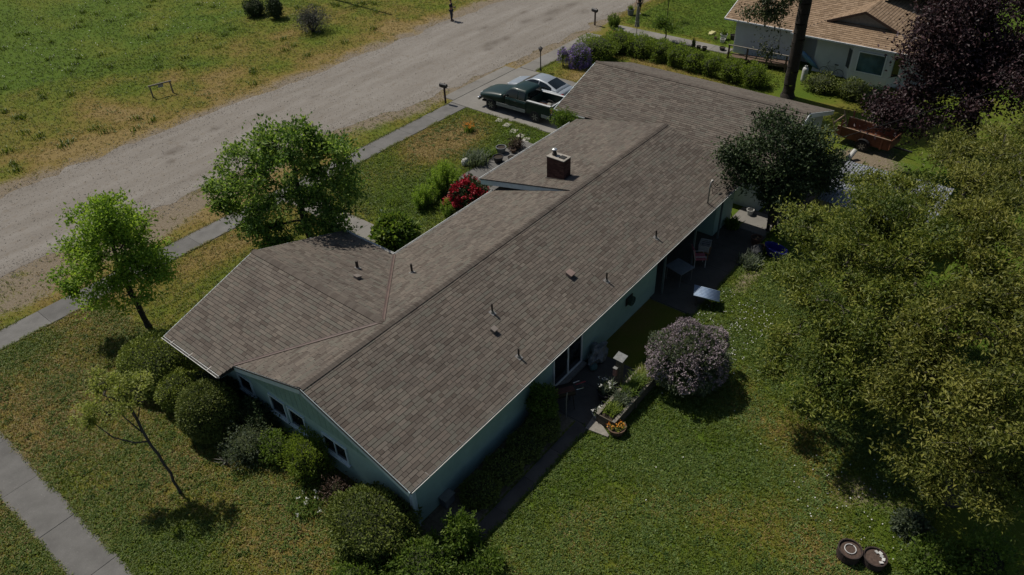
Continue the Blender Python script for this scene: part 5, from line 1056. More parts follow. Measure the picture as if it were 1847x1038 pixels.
strappy('agapanthus', 'strappy dark green clump beside the white rock', (20.1, 14.95, 0), .75, .75, 420, 'leaf_grey', 54, .045, .9); strappy('agapanthus', 'second strappy clump nearer the stone urn', (21.2, 14.9, 0), .5, .55, 260, 'leaf_green', 55, .035, .8); shrub('berberis', 'small rusty red shrub beside the wooden stake', (22.8, 14.1, .0), (.5, .4, .38), 1500, .08, 'leaf_brown', 56, zc=.3, lump=.3, depth=.3, core=.5)
strappy('daylily', 'clump of orange flowers in the dry front lawn', (23.0, 18.0, 0), .32, .5, 140, 'leaf_green', 57, .025, .6, 'flower', 'petal_orange', 34)
strappy('dry_tuft', 'dark shaded grass tuft in the front lawn', (14.2, 15.6, 0), .45, .35, 200, 'leaf_hedge', 58, .02, .9)
vn = shrub('vine', 'bright green vine growing over the garage gutter corner', (23.75, 11.2, 0), (.5, .85, .62), 3800, .10, 'leaf_green', 59, zc=2.25, lump=.3, depth=.35, core=.45, up=.5); MB().path([(.1, .1, 0), (.05, .2, 1.2), (0, 0, 2.1)], [.03, .025, .02], 6).build('stem', 'bark_grey', vn)
wi = shrub('wisteria', 'wisteria heavy with hanging violet blossom beside the far sidewalk', (35.9, 18.55, 0), (.8, .75, .85), 2200, .10, 'leaf_green', 60, zc=.7, lump=.2, core=.7); blossoms(wi, (.85, .8, .9), .72, 190, .10, 'petal_wisteria', 61, 14, low=-.6, drop=.3, spread=1.2)
wi2 = shrub('wisteria', 'narrow wisteria spray left of the heavy violet one', (35.2, 19.5, 0), (.3, .3, .55), 500, .10, 'leaf_green', 62, zc=.8, core=.4, stems=4); blossoms(wi2, (.34, .34, .6), .8, 45, .10, 'petal_wisteria', 63, 14, low=-.6, drop=.25)
strappy('grey_foliage', 'ragged grey-green foliage at the patio edge before the dark sack', (19.9, -2.0, 0), .55, .5, 260, 'leaf_grey', 64, .05, .9)
strappy('fern', 'green fern clump at the porch end by the lit concrete', (22.3, .0, .04), .35, .55, 160, 'leaf_green', 65, .06, .9)
# plants in the planter, tub and bowls
for k, (x, h, m_, fl, lab) in enumerate(((7.95, .35, 'leaf_hedge', None, 'yellow-green herb clump at the near end of the planter box'), (8.55, .45, 'leaf_grey', None, 'grey-green herb clump in the planter box'), (9.1, .5, 'leaf_green', None, 'dense green clump in the middle of the planter box'), (9.65, .5, 'leaf_green', None, 'tall leafy clump beyond the bird feeder in the planter box'), (10.15, .42, 'leaf_yellow', None, 'yellowish grass clump at the far end of the planter box'))):
    strappy('planter_herb', lab, (x, -2.12, .47), .3, h, 260, m_, 70 + k, .03, .9, group='herbs in the planter box')
strappy('tub_plant', 'leafy plant with small white flowers in the dark tub', (8.72, -1.35, .4), .28, .5, 160, 'leaf_grey', 76, .05, .7, 'plant', 'petal_white', 10); strappy('bowl_flowers', 'orange and yellow flowers filling the terracotta bowl', (7.55, -2.55, .29), .26, .18, 160, 'leaf_yellow', 77, .03, .9, 'flower', 'petal_orange', 12); strappy('trough_flowers', 'small mixed flowers in the white trough pot', (7.75, -1.62, .26), .2, .22, 120, 'leaf_grey', 78, .03, .9, 'flower', 'petal_white', 10)
# far field shrubs
shrub('thorn_bush', 'bare greyish twiggy bush across the road in the field', (29.9, 41.6, 0), (1.5, 1.5, 1.05), 5200, .10, 'leaf_deadwood', 80, zc=1.05, lump=.25, depth=.5, core=.35, stems=40); shrub('field_bush', 'dark bush cut off by the top edge left of the twiggy bush', (29.8, 49.4, 0), (.9, .9, .8), 2200, .13, 'leaf_dark', 81, zc=.7, lump=.25); shrub('field_bush', 'leaning dark bush between the cut-off bush and the twiggy bush', (30.4, 47.2, 0), (.7, .6, 1.0), 2000, .13, 'leaf_dark', 82, zc=.9, lump=.25, stems=6)
# hedge along the neighbour's boundary: separate bushes
hedge = ((37.9, 18.3, 1.25, 1.25, 'leftmost big hedge bush beside the wisteria'), (40.0, 17.7, 1.0, 1.15, 'hedge bush just left of the furled parasol'), (40.2, 15.9, .95, 1.1, 'hedge bush below the furled parasol'), (40.2, 14.2, .85, 1.05, 'hedge bush near the small round tree'), (40.0, 12.7, .85, 1.0, 'hedge bush in front of the neighbour walk'), (39.9, 11.2, .85, 1.0, 'hedge bush in front of the black pots'), (39.8, 9.7, .85, 1.05, 'hedge bush in front of the ramp start'), (39.6, 8.2, .85, 1.05, 'hedge bush in front of the ramp middle'), (39.5, 6.7, .85, 1.0, 'hedge bush nearest the fir trunk on its left'))
for k, (x, y, r_, h, lab) in enumerate(hedge): shrub('hedge_bush', lab, (x, y, 0), (r_, r_ * 1.22, h * .80), 4200, .12, 'leaf_hedge', 90 + k, zc=h * .58, lump=.24, depth=.2, core=.78, group='hedge between the two lots')
for k, (x, y, lab) in enumerate(((41.2, 2.6, 'dark low shrub right of the fir trunk'), (41.2, .6, 'dark low shrub below the bay window'), (40.6, -1.2, 'dark low shrub nearest the purple tree'))): shrub('shade_shrub', lab, (x, y, 0), (.95, 1.1, .62), 2600, .12, 'leaf_boxdark', 105 + k, zc=.5, lump=.2, group='shrubs in the fir shade')
tree('round_tree', 'small round-headed tree beside the neighbour walk', (43.6, 15.7, 0), [(0, 0, 0), (0, 0, .6), (.1, .1, 1.2)], [(43.7, 16.3, 1.5, .6), (43.8, 15.1, 1.5, .55), (43.6, 15.7, 1.7, .5)], 30, 2200, .14, 'leaf_green', 'bark_dark', r0=.05, spread=.22, seed=110)
tree('thin_sapling', 'slender young tree on the neighbour lawn', (48.6, 18.3, 0), [(0, 0, 0), (0, .02, 1.2), (.05, 0, 2.4)], [(48.6, 18.3, 2.6, .5), (48.6, 18.2, 1.9, .4)], 20, 500, .13, 'leaf_green', 'bark_dark', r0=.035, spread=.2, seed=111)
upright('border_shrub', 'upright shrub by the road corner next to the far mailbox', (44.3, 20.9, 0), .45, .45, 1.3, 40, 'leaf_green', 112, .11)
for k, (x, y, r_, h, m_, lab) in enumerate(((8.7, -12.9, .8, .55, 'leaf_green', 'leafy plant at the bottom right behind the drum planters'), (9.4, -14.0, .9, .75, 'leaf_green', 'bushy plant in the bottom right corner'), (9.6, -11.9, .45, .4, 'leaf_grey', 'small pale shrub under the big tree edge'))): shrub('corner_shrub', lab, (x, y, 0), (r_, r_, h), 2600, .12, m_, 120 + k, zc=h * .7, lump=.28, depth=.35, core=.5)
strappy('flower_clump', 'green clump with small white flowers below the azalea bush', (-1.3, 3.9, 0), .6, .35, 300, 'leaf_green', 125, .03, .9, 'plant', 'petal_white', 9); strappy('yucca', 'pale spiky plant at the foot of the sprawling shrub', (-1.9, 7.6, 0), .12, .35, 26, 'leaf_deadwood', 126, .03, 1.1)

# ================================================================== TURF: grass tufts, clover, stones, petals (uncountable)
RECTS = [(-.1, 23.2, .1, 9.2), (.2, 8.1, 8.5, 12.0), (24.3, 32.3, -.5, 12), (-12.1, 42.3, 20.5, 22.0), (-7.5, -6.1, -7, 20.5), (25.6, 33.2, 12, 23), (7.1, 10.75, -1.7, .5), (14.9, 23.5, -1.7, .5), (10.7, 15, -1.7, -1.55), (.85, 7.1, -1.7, -1.1), (10.7, 12, 12.3, 20.6), (16.5, 24, 8.9, 14.65), (43.8, 45.2, 10.6, 20.9), (7.4, 10.5, -2.6, -1.7), (44.0, 60, -6, 10.9)]
def free(x, y):
    k = np.ones(len(x), bool)
    for a, b2, c_, d_ in RECTS: k &= ~((x > a + .07) & (x < b2 - .07) & (y > c_ + .07) & (y < d_ - .07))
    return k & ~((y > road_near(x) - .05) & (y < road_far(x) + .05))
def scatter(rng, n, x0, x1, y0, y1):
    x = rng.uniform(x0, x1, n); y = rng.uniform(y0, y1, n); k = free(x, y); return x[k], y[k]
rng = np.random.default_rng(77); leafmat('grass_blade', (.034, .060, .006), (.070, .095, .010), (.125, .118, .020), .3); leafmat('grass_dry', (.085, .062, .018), (.155, .112, .036), (.24, .185, .074), .15); leafmat('clover_leaf', (.026, .052, .011), (.062, .098, .020), (.125, .155, .042), .15)
zones = [(-1.5, 20, -12.5, -1.4, 46000), (-9.5, 0.3, 3.5, 20.5, 36000), (0, 11, 12, 20.5, 9000), (12, 25.6, 11, 20.5, 17000), (-9, 0, -3, 3.5, 9000), (-6, 46, 34, 50, 26000), (4, 40, 50, 82, 20000), (-8, 45, 22, 26, 9000), (33, 44, 5, 20.5, 9000), (45.5, 56, 11, 24, 7000)]
X, Y = [], []
for z in zones:
    x, y = scatter(rng, z[4], *z[:4]); X.append(x); Y.append(y)
for (x0, x1, y0, y1, n) in ((-12, 25.6, 20.5, 20.62, 2600), (-12, 25.6, 21.9, 22.05, 2600), (33.2, 42.2, 20.5, 20.62, 400), (-7.56, -7.42, -3, 20, 1700), (-6.2, -6.06, -3, 20, 1700), (.9, 7.1, -1.75, -1.62, 600), (10.7, 23.4, -1.78, -1.62, 900), (25.58, 25.72, 12, 20.5, 500), (33.08, 33.2, 12, 20.5, 300), (10.68, 10.8, 12.4, 20.5, 350), (11.9, 12.02, 12.4, 20.5, 350)):
    k_ = rng.random(n) < 2; x = rng.uniform(x0, x1, n); y = rng.uniform(y0, y1, n); k_ = fbm(x, y, 1.3, 3) > .42; X.append(x[k_]); Y.append(y[k_])
X, Y = np.concatenate(X), np.concatenate(Y); dr, di = dryness(X, Y), dirt_and_shade(X, Y); keep = rng.random(len(X)) > di * .93; X, Y, dr = X[keep], Y[keep], dr[keep]
isdry = rng.random(len(X)) < np.clip(dr * 1.25 - .32, 0, .92)
def tufts(name, label, x, y, h, w, per, mat, tint=None, lean=1.2):
    n = len(x); P = np.repeat(np.stack([x, y, np.zeros(n)], 1), per, 0); P[:, :2] += rng.normal(size=(n * per, 2)) * .045; hh = np.repeat(h, per) * (.6 + .7 * rng.random(n * per))
    o = link(name, blades_mesh(name, P, hh, w, rng, lean, None if tint is None else np.clip(np.repeat(tint, per) + rng.normal(size=n * per) * .18, 0, 1)), mat); tag(o, label, 'grass', kind='stuff')
far = np.clip((Y - 20) / 30, 0, 1)
g = ~isdry; tufts('grass', 'green lawn grass growing around the house', X[g], Y[g], (.075 + .05 * rng.random(g.sum())) * (1 + .35 * far[g]), .022, 4, 'grass_blade', np.clip(.25 + dr[g] * .7, 0, 1))
g = isdry; tufts('dry_grass', 'straw-coloured dry grass patches in the lawn', X[g], Y[g], (.06 + .04 * rng.random(g.sum())) * (1 + .25 * far[g]), .018, 4, 'grass_dry')
# broad-leaved clover and weeds in patches
X, Y = [], []
for z in ((-1.5, 20, -12.5, -1.5, 26000), (-9.5, .3, 3.5, 20.3, 13000), (12, 25, 11, 20, 3500), (-9, 0, -4, 3.5, 3000), (0, 45, 34.5, 55, 3000)):
    x, y = scatter(rng, z[4], *z[:4]); k = (rng.random(len(x)) < np.clip(fbm(x, y, .55, 4) * 3.0 - 1.05, 0, 1)) & (dirt_and_shade(x, y) < .4); X.append(x[k]); Y.append(y[k])
X, Y = np.concatenate(X), np.concatenate(Y); per = 8; n = len(X); P = np.repeat(np.stack([X, Y, np.full(n, .02)], 1), per, 0); a = rng.random(n * per) * 6.28; D = np.stack([np.cos(a), np.sin(a), .25 + .5 * rng.random(n * per)], 1); P = P + D * .02; P[:, :2] += rng.normal(size=(n * per, 2)) * .035; sz = np.repeat(.05 + .05 * rng.random(n), per)
tag(link('clover', leaf_mesh('clover', P, D, sz, sz * .6, rng, np.clip(.5 + rng.normal(size=n * per) * .25, 0, 1)), 'clover_leaf'), 'broad-leaved clover and weeds scattered through the lawn', 'clover', kind='stuff')
# coarse weed rosettes standing out of the turf
X, Y = [], []
for z in ((-9.5, .2, 3.5, 20.3, 900), (-1.5, 16, -12.5, -1.9, 700), (-6, 0, -3, 3.5, 160), (12, 25, 12, 20, 160)):
    x, y = scatter(rng, z[4], *z[:4]); k = (rng.random(len(x)) < np.clip(fbm(x, y, .3, 3) * 2.6 - .7, 0, 1)) & (dirt_and_shade(x, y) < .4); X.append(x[k]); Y.append(y[k])
X, Y = np.concatenate(X), np.concatenate(Y); per = 16; n = len(X); a = rng.random(n * per) * 6.28; P = np.repeat(np.stack([X, Y, np.full(n, .02)], 1), per, 0); P[:, :2] += rng.normal(size=(n * per, 2)) * np.repeat(.03 + .07 * rng.random(n), per)[:, None]; D = np.stack([np.cos(a), np.sin(a), .35 + .6 * rng.random(n * per)], 1); sz = np.repeat(.07 + .07 * rng.random(n), per)
tag(link('weeds', leaf_mesh('weeds', P, D, sz, sz * .5, rng, np.clip(np.repeat(.1 + .5 * rng.random(n), per) + rng.normal(size=n * per) * .2, 0, 1)), 'clover_leaf'), 'dark green weed rosettes dotted over the lawns', 'weeds', kind='stuff')
# small white daisies
X, Y = [], []
for z, c_ in (((11.5, 17.5, -4.6, -1.75, 520), 1.0), ((0, 14, -12, -2, 90), .6), ((5, 40, 50, 70, 900), .9), ((8, 12, -12, -8.5, 160), 1)):
    x, y = scatter(rng, z[4], *z[:4]); k = rng.random(len(x)) < np.clip(fbm(x, y, .5, 3) * 3 - 1.0, 0, 1) * c_; X.append(x[k]); Y.append(y[k])
X, Y = np.concatenate(X), np.concatenate(Y); n = len(X); a = rng.random(n) * 6.28
tag(link('daisies', leaf_mesh('daisies', np.stack([X, Y, .07 + .03 * rng.random(n)], 1), np.stack([np.cos(a), np.sin(a), .1 + 0 * a], 1), np.where(Y > 40, .10, .055), np.where(Y > 40, .09, .05), rng, rng.random(n)), 'petal_white'), 'tiny white daisies dotted over the grass', 'daisies', kind='stuff')
# weedy tussocks in the field
X, Y = scatter(rng, 120, 2, 46, 36, 66); n = len(X); X, Y = np.repeat(X, 26) + rng.normal(size=n * 26) * .2, np.repeat(Y, 26) + rng.normal(size=n * 26) * .2
tag(link('tussocks', blades_mesh('tussocks', np.stack([X, Y, 0 * X], 1), .22 + .2 * rng.random(len(X)), .05, rng, 1.0, np.clip(.2 + .3 * rng.random(len(X)), 0, 1)), 'grass_blade'), 'dark coarse weed tussocks in the field', 'weeds', kind='stuff')
# loose gravel along the road edges
NG = 20000; X = rng.uniform(-6, 55, NG); s_ = rng.random(NG); Y = np.where(s_ < .3, road_near(X) + rng.normal(size=NG) * .7, np.where(s_ < .55, road_far(X) + rng.normal(size=NG) * .6, road_near(X) + (road_far(X) - road_near(X)) * rng.random(NG))); k = ~((X > 25) & (X < 33.5) & (Y < 23)) & (Y > 22.05); X, Y = X[k], Y[k]; n = len(X)
base = np.array([(1, 0, 0), (-1, 0, 0), (0, 1, 0), (0, -1, 0), (0, 0, .7), (0, 0, -.5)]); V = base[None] * (.015 + .03 * rng.random((n, 1, 1)) ** 2) * (1 + rng.normal(size=(n, 6, 1)) * .2) + np.stack([X, Y, np.full(n, .012)], 1)[:, None]
F = (np.arange(n)[:, None, None] * 6 + np.array([(0, 2, 4), (2, 1, 4), (1, 3, 4), (3, 0, 4)])[None]).reshape(-1, 3); M('gravel_stone', (.27, .24, .20), .9, var=.4, scale=3)
tag(link('gravel', np_mesh('gravel', V.reshape(-1, 3), F), 'gravel_stone'), 'loose gravel along the edges of the road', 'gravel', kind='stuff')

# ================================================================== NEIGHBOUR HOUSE
M('white_siding', (.52, .52, .51), .7, var=.06, scale=2); M('siding_joint', (.22, .235, .26), .8); glassmat('bay_glass', (.05, .095, .11), .08); M('nb_gutter', (.55, .56, .57), .5)
nb = thing('neighbour_house', 'white house with tan shingle roof and bay window behind the hedge', 'house', (0, 0, 0))
EX, EZ, KN, RY, HW = 43.55, 2.55, .415, 1.95, 4.15
pz = EZ + KN * HW; gx = 45.35; gz = EZ + KN * (gx - EX); gy = (pz - gz) / KN
F1 = [(EX, RY - HW, EZ), (EX, RY + HW, EZ), (gx, RY + gy, gz), (gx, RY - gy, gz)]
def sidep(s): return [(EX, RY + s * HW, EZ), (gx - .25, RY + s * gy, gz + .0), (gx - .25, RY, pz), (56, RY, pz), (56, RY + s * HW, EZ)]
SL = [(gx - .25, RY + gy, gz), (gx - .25, RY, pz), (56, RY, pz), (56, RY + HW, EZ), (EX, RY + HW, EZ), (gx, RY + gy, gz)]
L1 = [(44.0, RY + HW - .4, EZ), (44.0, 11.25, EZ), (50.2, 11.25, EZ + .40 * 6.2), (50.2, RY + HW - .4 - 6.0, EZ + .40 * 6.2)]
L2 = [(56.4, -4, EZ), (56.4, 11.25, EZ), (50.2, 11.25, EZ + .40 * 6.2), (50.2, -4, EZ + .40 * 6.2)]
PL = [(F1, (EX, RY - HW, EZ), (0, 1, 0), (1, 0, KN)), ([(x, RY + HW if 0 else y, z) for x, y, z in [(EX, RY + HW, EZ), (gx - .02, RY + gy, gz), (gx - .3, RY + gy, gz), (gx - .3, RY, pz), (56, RY, pz), (56, RY + HW, EZ)]], (EX, RY + HW, EZ), (1, 0, 0), (0, -1, KN)),
      ([(EX, RY - HW, EZ), (gx - .02, RY - gy, gz), (gx - .3, RY - gy, gz), (gx - .3, RY, pz), (56, RY, pz), (56, RY - HW, EZ)], (EX, RY - HW, EZ), (1, 0, 0), (0, 1, KN)),
      (L1, (44.0, 0, EZ), (0, 1, 0), (1, 0, .40)), (L2, (56.4, 0, EZ), (0, 1, 0), (-1, 0, .40))]
mb = MB()
for p, *_ in PL: mb.prism(p, (0, 0, -.1))
nroof = mb.build('roof', 'felt_black', nb); lst = []; rng = np.random.default_rng(8)
for p, O, e, s in PL:
    O, e, s = Vector(O), Vector(e).normalized(), Vector(s).normalized(); lst += shingle_list(O, e, s, [((Vector(q) - O).dot(e), (Vector(q) - O).dot(s)) for q in p], rng, expo=.19, wmin=.28, wmax=.34, t0=.022, t1=.026, gap=.03)
tag(link('shingles', shingles_to_mesh('shingles', lst, rng), 'shingle_tan', nroof), kind='stuff')
MB().prism([(gx + .02, RY - gy + .1, gz + .02), (gx + .02, RY + gy - .1, gz + .02), (gx + .02, RY, pz - .12)], (.1, 0, 0)).build('gable_wall', M('gable_grey', (.22, .20, .185), .8), nb)
for s in (-1, 1): MB().bar((gx - .29, RY + s * (gy + .02), gz - .06), (gx - .29, RY, pz - .07), .05, .16).build('fascia', M('brown_trim', (.10, .062, .045), .8), nb)
# walls with lap siding boards as separate pieces on the visible faces
def lap(name, x, y0, y1, z0, z1, step=.2):
    w = MB().lohi((x, y0, z0), (x + .12, y1, z1)).build(name, 'siding_joint', nb); n_ = int(round((z1 - z0) / step))
    for k in range(n_): z = z0 + (z1 - z0) * k / n_; MB().add([(x - .028, y0, z), (x - .028, y1, z), (x - .008, y1, z + step * .985), (x - .008, y0, z + step * .985), (x, y0, z), (x, y1, z)], [(0, 1, 2, 3), (0, 4, 5, 1)]).build('siding_board', 'white_siding', w, fix=False)
    return w
lap('wall', 44.6, 5.7, 10.55, 0, 2.55); lap('wall', 45.6, 4.4, 5.7, 0, 2.6); lap('wall', 44.25, 1.95, 4.4, 0, 2.6); lap('wall', 44.25, -1.9, -1.1, 0, 2.6); lap('wall', 45.0, -5.0, -1.9, 0, 2.5)
for lo, hi in (((44.72, 10.45, 0), (56, 10.57, 2.5)), ((44.72, 5.7, 0), (45.6, 5.8, 2.5)), ((44.37, 4.3, 0), (45.6, 4.4, 2.55)), ((44.37, -1.9, 0), (55, -1.8, 2.5)), ((55.5, -1.8, 0), (55.6, 10.4, 2.5))): MB().lohi(lo, hi).build('wall', 'white_siding', nb)
# bay window: front, two splayed sides
lap('bay_front', 43.55, -.75, 1.7, .12, .80, .17); MB().lohi((43.55, -.75, 2.24), (43.67, 1.7, 2.52)).build('bay_head', 'white_siding', nb)
for a, b2 in ((-.75, -.42), (1.38, 1.7)): MB().lohi((43.553, a, .80), (43.67, b2, 2.24)).build('bay_pier', 'white_siding', nb)
window_x(43.56, -.42, 1.38, .82, 2.22, 0, nb, False, 'white_trim', .07, 'bay_glass')
for y0, y1 in ((1.7, 2.25), (-.75, -1.3)):
    bw = MB().prism([(43.56, y0, .12), (44.25, y1, .12), (44.25, y1, 2.5), (43.56, y0, 2.5)], (.1, 0, 0)).build('bay_side', 'white_siding', nb); d = Vector((44.25 - 43.56, y1 - y0, 0)); o_ = Vector((-.02, .02 if y1 > y0 else -.02, 0)); p0, p1 = Vector((43.56, y0, 0)) + d * .25 + o_, Vector((43.56, y0, 0)) + d * .8 + o_
    MB().prism([p0 + Vector((0, 0, .85)), p1 + Vector((0, 0, .85)), p1 + Vector((0, 0, 2.1)), p0 + Vector((0, 0, 2.1))], tuple(o_ * .6)).build('pane', 'window_glass', bw)
MB().lohi((43.5, -.85, 0), (44.2, 1.8, .12)).build('bay_base', 'siding_joint', nb)
MB().bar((EX - .05, RY - HW, EZ - .03), (EX - .05, RY + HW, EZ - .03), .09, .10).build('gutter', 'nb_gutter', nb); MB().bar((43.95, RY + HW, EZ - .03), (43.95, 11.25, EZ - .03), .09, .10).build('gutter', 'nb_gutter', nb); MB().bar((44.0, 11.27, EZ - .06), (50.2, 11.27, EZ + 2.42), .05, .18).build('fascia', 'nb_gutter', nb)
MB().lohi((45.5, 4.75, 1.75), (45.56, 5.55, 2.15)).build('window', 'window_glass', nb)
# ramp with rails
M('deck_brown', (.10, .065, .045), .85, var=.25); rp = thing('ramp', 'wooden access ramp with rails along the neighbour house wall', 'ramp', (43.2, 8.0, 0))
for k in range(20): z = .12 + .3 * k / 19; MB().lohi((-.35, 2.15 - k * .22 - .205, z), (.85, 2.15 - k * .22, z + .04)).build('plank', 'deck_brown', rp)
for x in (-.38,):
    for y in (2.1, .7, -.8, -2.2): MB().lohi((x - .05, y - .05, 0), (x + .05, y + .05, 1.15)).build('post', 'deck_brown', rp)
    for z in (.55, 1.15): MB().bar((x, 2.2, z), (x, -2.3, z + .05), .12 if z > 1 else .05, .05).build('rail', 'weathered_wood' if z > 1 else 'deck_brown', rp)
    MB().bar((x, 2.2, .17), (x, -2.3, .47), .04, .2).build('skirt_board', 'deck_brown', rp)
# things by the neighbour house
ky = thing('kayak', 'light blue boat hull propped up in the porch corner', 'boat', (44.0, 4.75, .35), R(100)); M('hull_blue', (.10, .20, .34), .4, var=.2)
hull = [[(x, w * math.cos(a), .12 + h * math.sin(a) * (1 if math.sin(a) < 0 else .35)) for a in np.linspace(0, 6.283, 13)[:-1]] for x, w, h in ((-1.0, .03, .03), (-.6, .20, .16), (0, .27, .2), (.6, .20, .16), (1.0, .03, .03))]
o = MB().loft(hull).build('hull', 'hull_blue', ky, smooth=True); ck = MB().lathe([(.16, 0), (.2, .03), (.17, .05)], (0, 0, .16), 14).build('cockpit', 'pot_dark', ky); ky.rotation_euler = (R(50), R(-38), R(95)); ky.location = (44.05, 4.75, .75)
pt = thing('propane_tank', 'upright white propane cylinder right of the fir trunk', 'gas tank', (41.95, 4.1, 0)); MB().lathe([(.12, .0), (.19, .06), (.2, .2), (.2, .85), (.17, .98), (.08, 1.04)], (0, 0, 0), 18).build('cylinder', 'pot_white', pt, smooth=True); MB().lathe([(.09, 1.03), (.09, 1.14), (.075, 1.14), (.075, 1.05)], (0, 0, 0), 14, cap=False).build('collar', 'pot_white', pt)
by = thing('bicycle', 'dark bicycle leaning by the neighbour wall', 'bicycle', (43.75, 2.9, 0), R(90))
for x in (-.5, .5): MB().path([(x + math.cos(a) * .32, 0, .33 + math.sin(a) * .32) for a in np.linspace(0, 6.283, 21)], .018, 5).build('wheel', 'tyre_rubber', by)
MB().path([(-.5, 0, .33), (-.12, 0, .30), (.32, 0, .78), (-.18, 0, .74), (-.5, 0, .33)], .016, 6).build('frame', 'flashing_grey', by); MB().path([(-.12, 0, .3), (-.22, 0, .9)], .015, 6).build('seat_post', 'flashing_grey', by); MB().box((-.24, 0, .92), (.26, .13, .05)).build('saddle', 'black_plastic', by, bevel=.02); MB().path([(.5, 0, .33), (.34, 0, .85), (.3, 0, 1.0)], .016, 6).build('fork', 'flashing_grey', by); MB().path([(.32, -.28, 1.02), (.3, 0, 1.0), (.32, .28, 1.02)], .014, 6).build('handlebar', 'black_plastic', by)
# furled parasol
um = thing('furled_parasol', 'furled beige parasol standing beside the neighbour walk', 'parasol', (43.7, 18.35, 0)); M('canvas_beige', (.20, .185, .15), .9, var=.2); MB().path([(0, 0, 0), (0, 0, 2.5)], .025, 8).build('pole', 'old_wood', um); MB().lathe([(.22, 0), (.22, .07), (.05, .09)], (0, 0, 0), 14).build('base', 'pot_grey', um)
rings = []
for z, r_ in ((.75, .17), (1.0, .13), (1.35, .12), (1.9, .10), (2.35, .06), (2.5, .02)): rings.append([(math.cos(a) * r_ * (1 + .28 * (i % 2)), math.sin(a) * r_ * (1 + .28 * (i % 2)), z) for i, a in enumerate(np.linspace(0, 6.283, 17)[:-1])])
MB().loft(rings).build('canopy', 'canvas_beige', um); MB().lathe([(.14, 1.12), (.15, 1.15), (.14, 1.18)], (0, 0, 0), 12, cap=False).build('tie', 'plate_white', um)
for (x, y, r_, h, m_, lab) in ((43.6, 13.3, .17, .3, 'pot_dark', 'leftmost black nursery pot along the neighbour walk'), (43.6, 12.85, .17, .3, 'pot_dark', 'second black nursery pot along the neighbour walk'), (43.55, 12.35, .19, .34, 'pot_dark', 'third and tallest black nursery pot along the neighbour walk'), (44.4, 11.3, .22, .26, 'pot_dark', 'wide black pot on the neighbour walk near the ramp'), (46.7, 12.3, .27, .42, 'pot_white', 'large white pot by the neighbour house corner'), (46.0, 12.05, .2, .3, 'pot_white', 'smaller white pot in front of the large white one'), (47.0, 11.7, .2, .4, 'pot_dark', 'black pot against the neighbour house corner'), (47.9, 21.45, .3, .5, 'pot_grey', 'large grey pot standing near the person on the lawn'), (46.3, 12.8, .12, .2, 'terracotta', 'small terracotta pot left of the white pots'), (47.6, 11.2, .22, .5, 'pot_dark', 'tall dark bin beside the neighbour wall')): pot(lab, (x, y, .0), r_, h, m_, group='pots of the neighbour')
strappy('potted_palm', 'spiky green plant in the large white pot', (46.7, 12.3, .35), .2, .5, 70, 'leaf_green', 130, .05, 1.0); strappy('potted_plant', 'upright plant in the large grey pot', (47.9, 21.45, .4), .2, .5, 60, 'leaf_green', 131, .05, .6); strappy('nursery_plant', 'small plant in the leftmost black nursery pot', (43.6, 13.3, .25), .12, .6, 40, 'leaf_dark', 132, .06, .4)
tag(MB().loft([[(47.0 + k * .14, 13.6 - .25 * s2, .02), (47.0 + k * .14, 13.6 + .25 * s2, .02), (47.0 + k * .14, 13.6 + .2 * s2, .02 + .16 * s2), (47.0 + k * .14, 13.6 - .2 * s2, .02 + .16 * s2)] for k, s2 in enumerate((.4, .9, 1, .8, 1, .5))]).build('soil_bag', M('bag_yellow', (.4, .38, .16), .6), None), 'pale yellow soil bag lying on the neighbour lawn', 'bag')

# ================================================================== PEOPLE
M('skin', (.30, .17, .115), .6, var=.05); M('shirt_black', (.014, .015, .017), .9, var=.2); M('jeans_dark', (.03, .036, .048), .9, var=.2); M('shorts_dark', (.02, .022, .026), .9); M('shoe_dark', (.012, .012, .012), .7); M('shoe_white', (.5, .5, .5), .7); M('hair_brown', (.03, .02, .013), .8)
def skin_mesh(name, verts, edges, radii, root_i=0, sub=2):
    me = bpy.data.meshes.new(name); me.from_pydata(verts, edges, []); o = bpy.data.objects.new(name, me); COL.objects.link(o); o.modifiers.new('skin', 'SKIN')
    me.skin_vertices[0].data[root_i].use_root = True
    for i, r_ in enumerate(radii): me.skin_vertices[0].data[i].radius = (r_, r_) if isinstance(r_, float) else r_
    q = o.modifiers.new('s', 'SUBSURF'); q.levels = sub; q.render_levels = sub; bpy.context.view_layer.update(); m2 = bpy.data.meshes.new_from_object(o.evaluated_get(bpy.context.evaluated_depsgraph_get())); bpy.data.objects.remove(o); m2.name = name
    m2.polygons.foreach_set('use_smooth', np.ones(len(m2.polygons), bool)); return m2
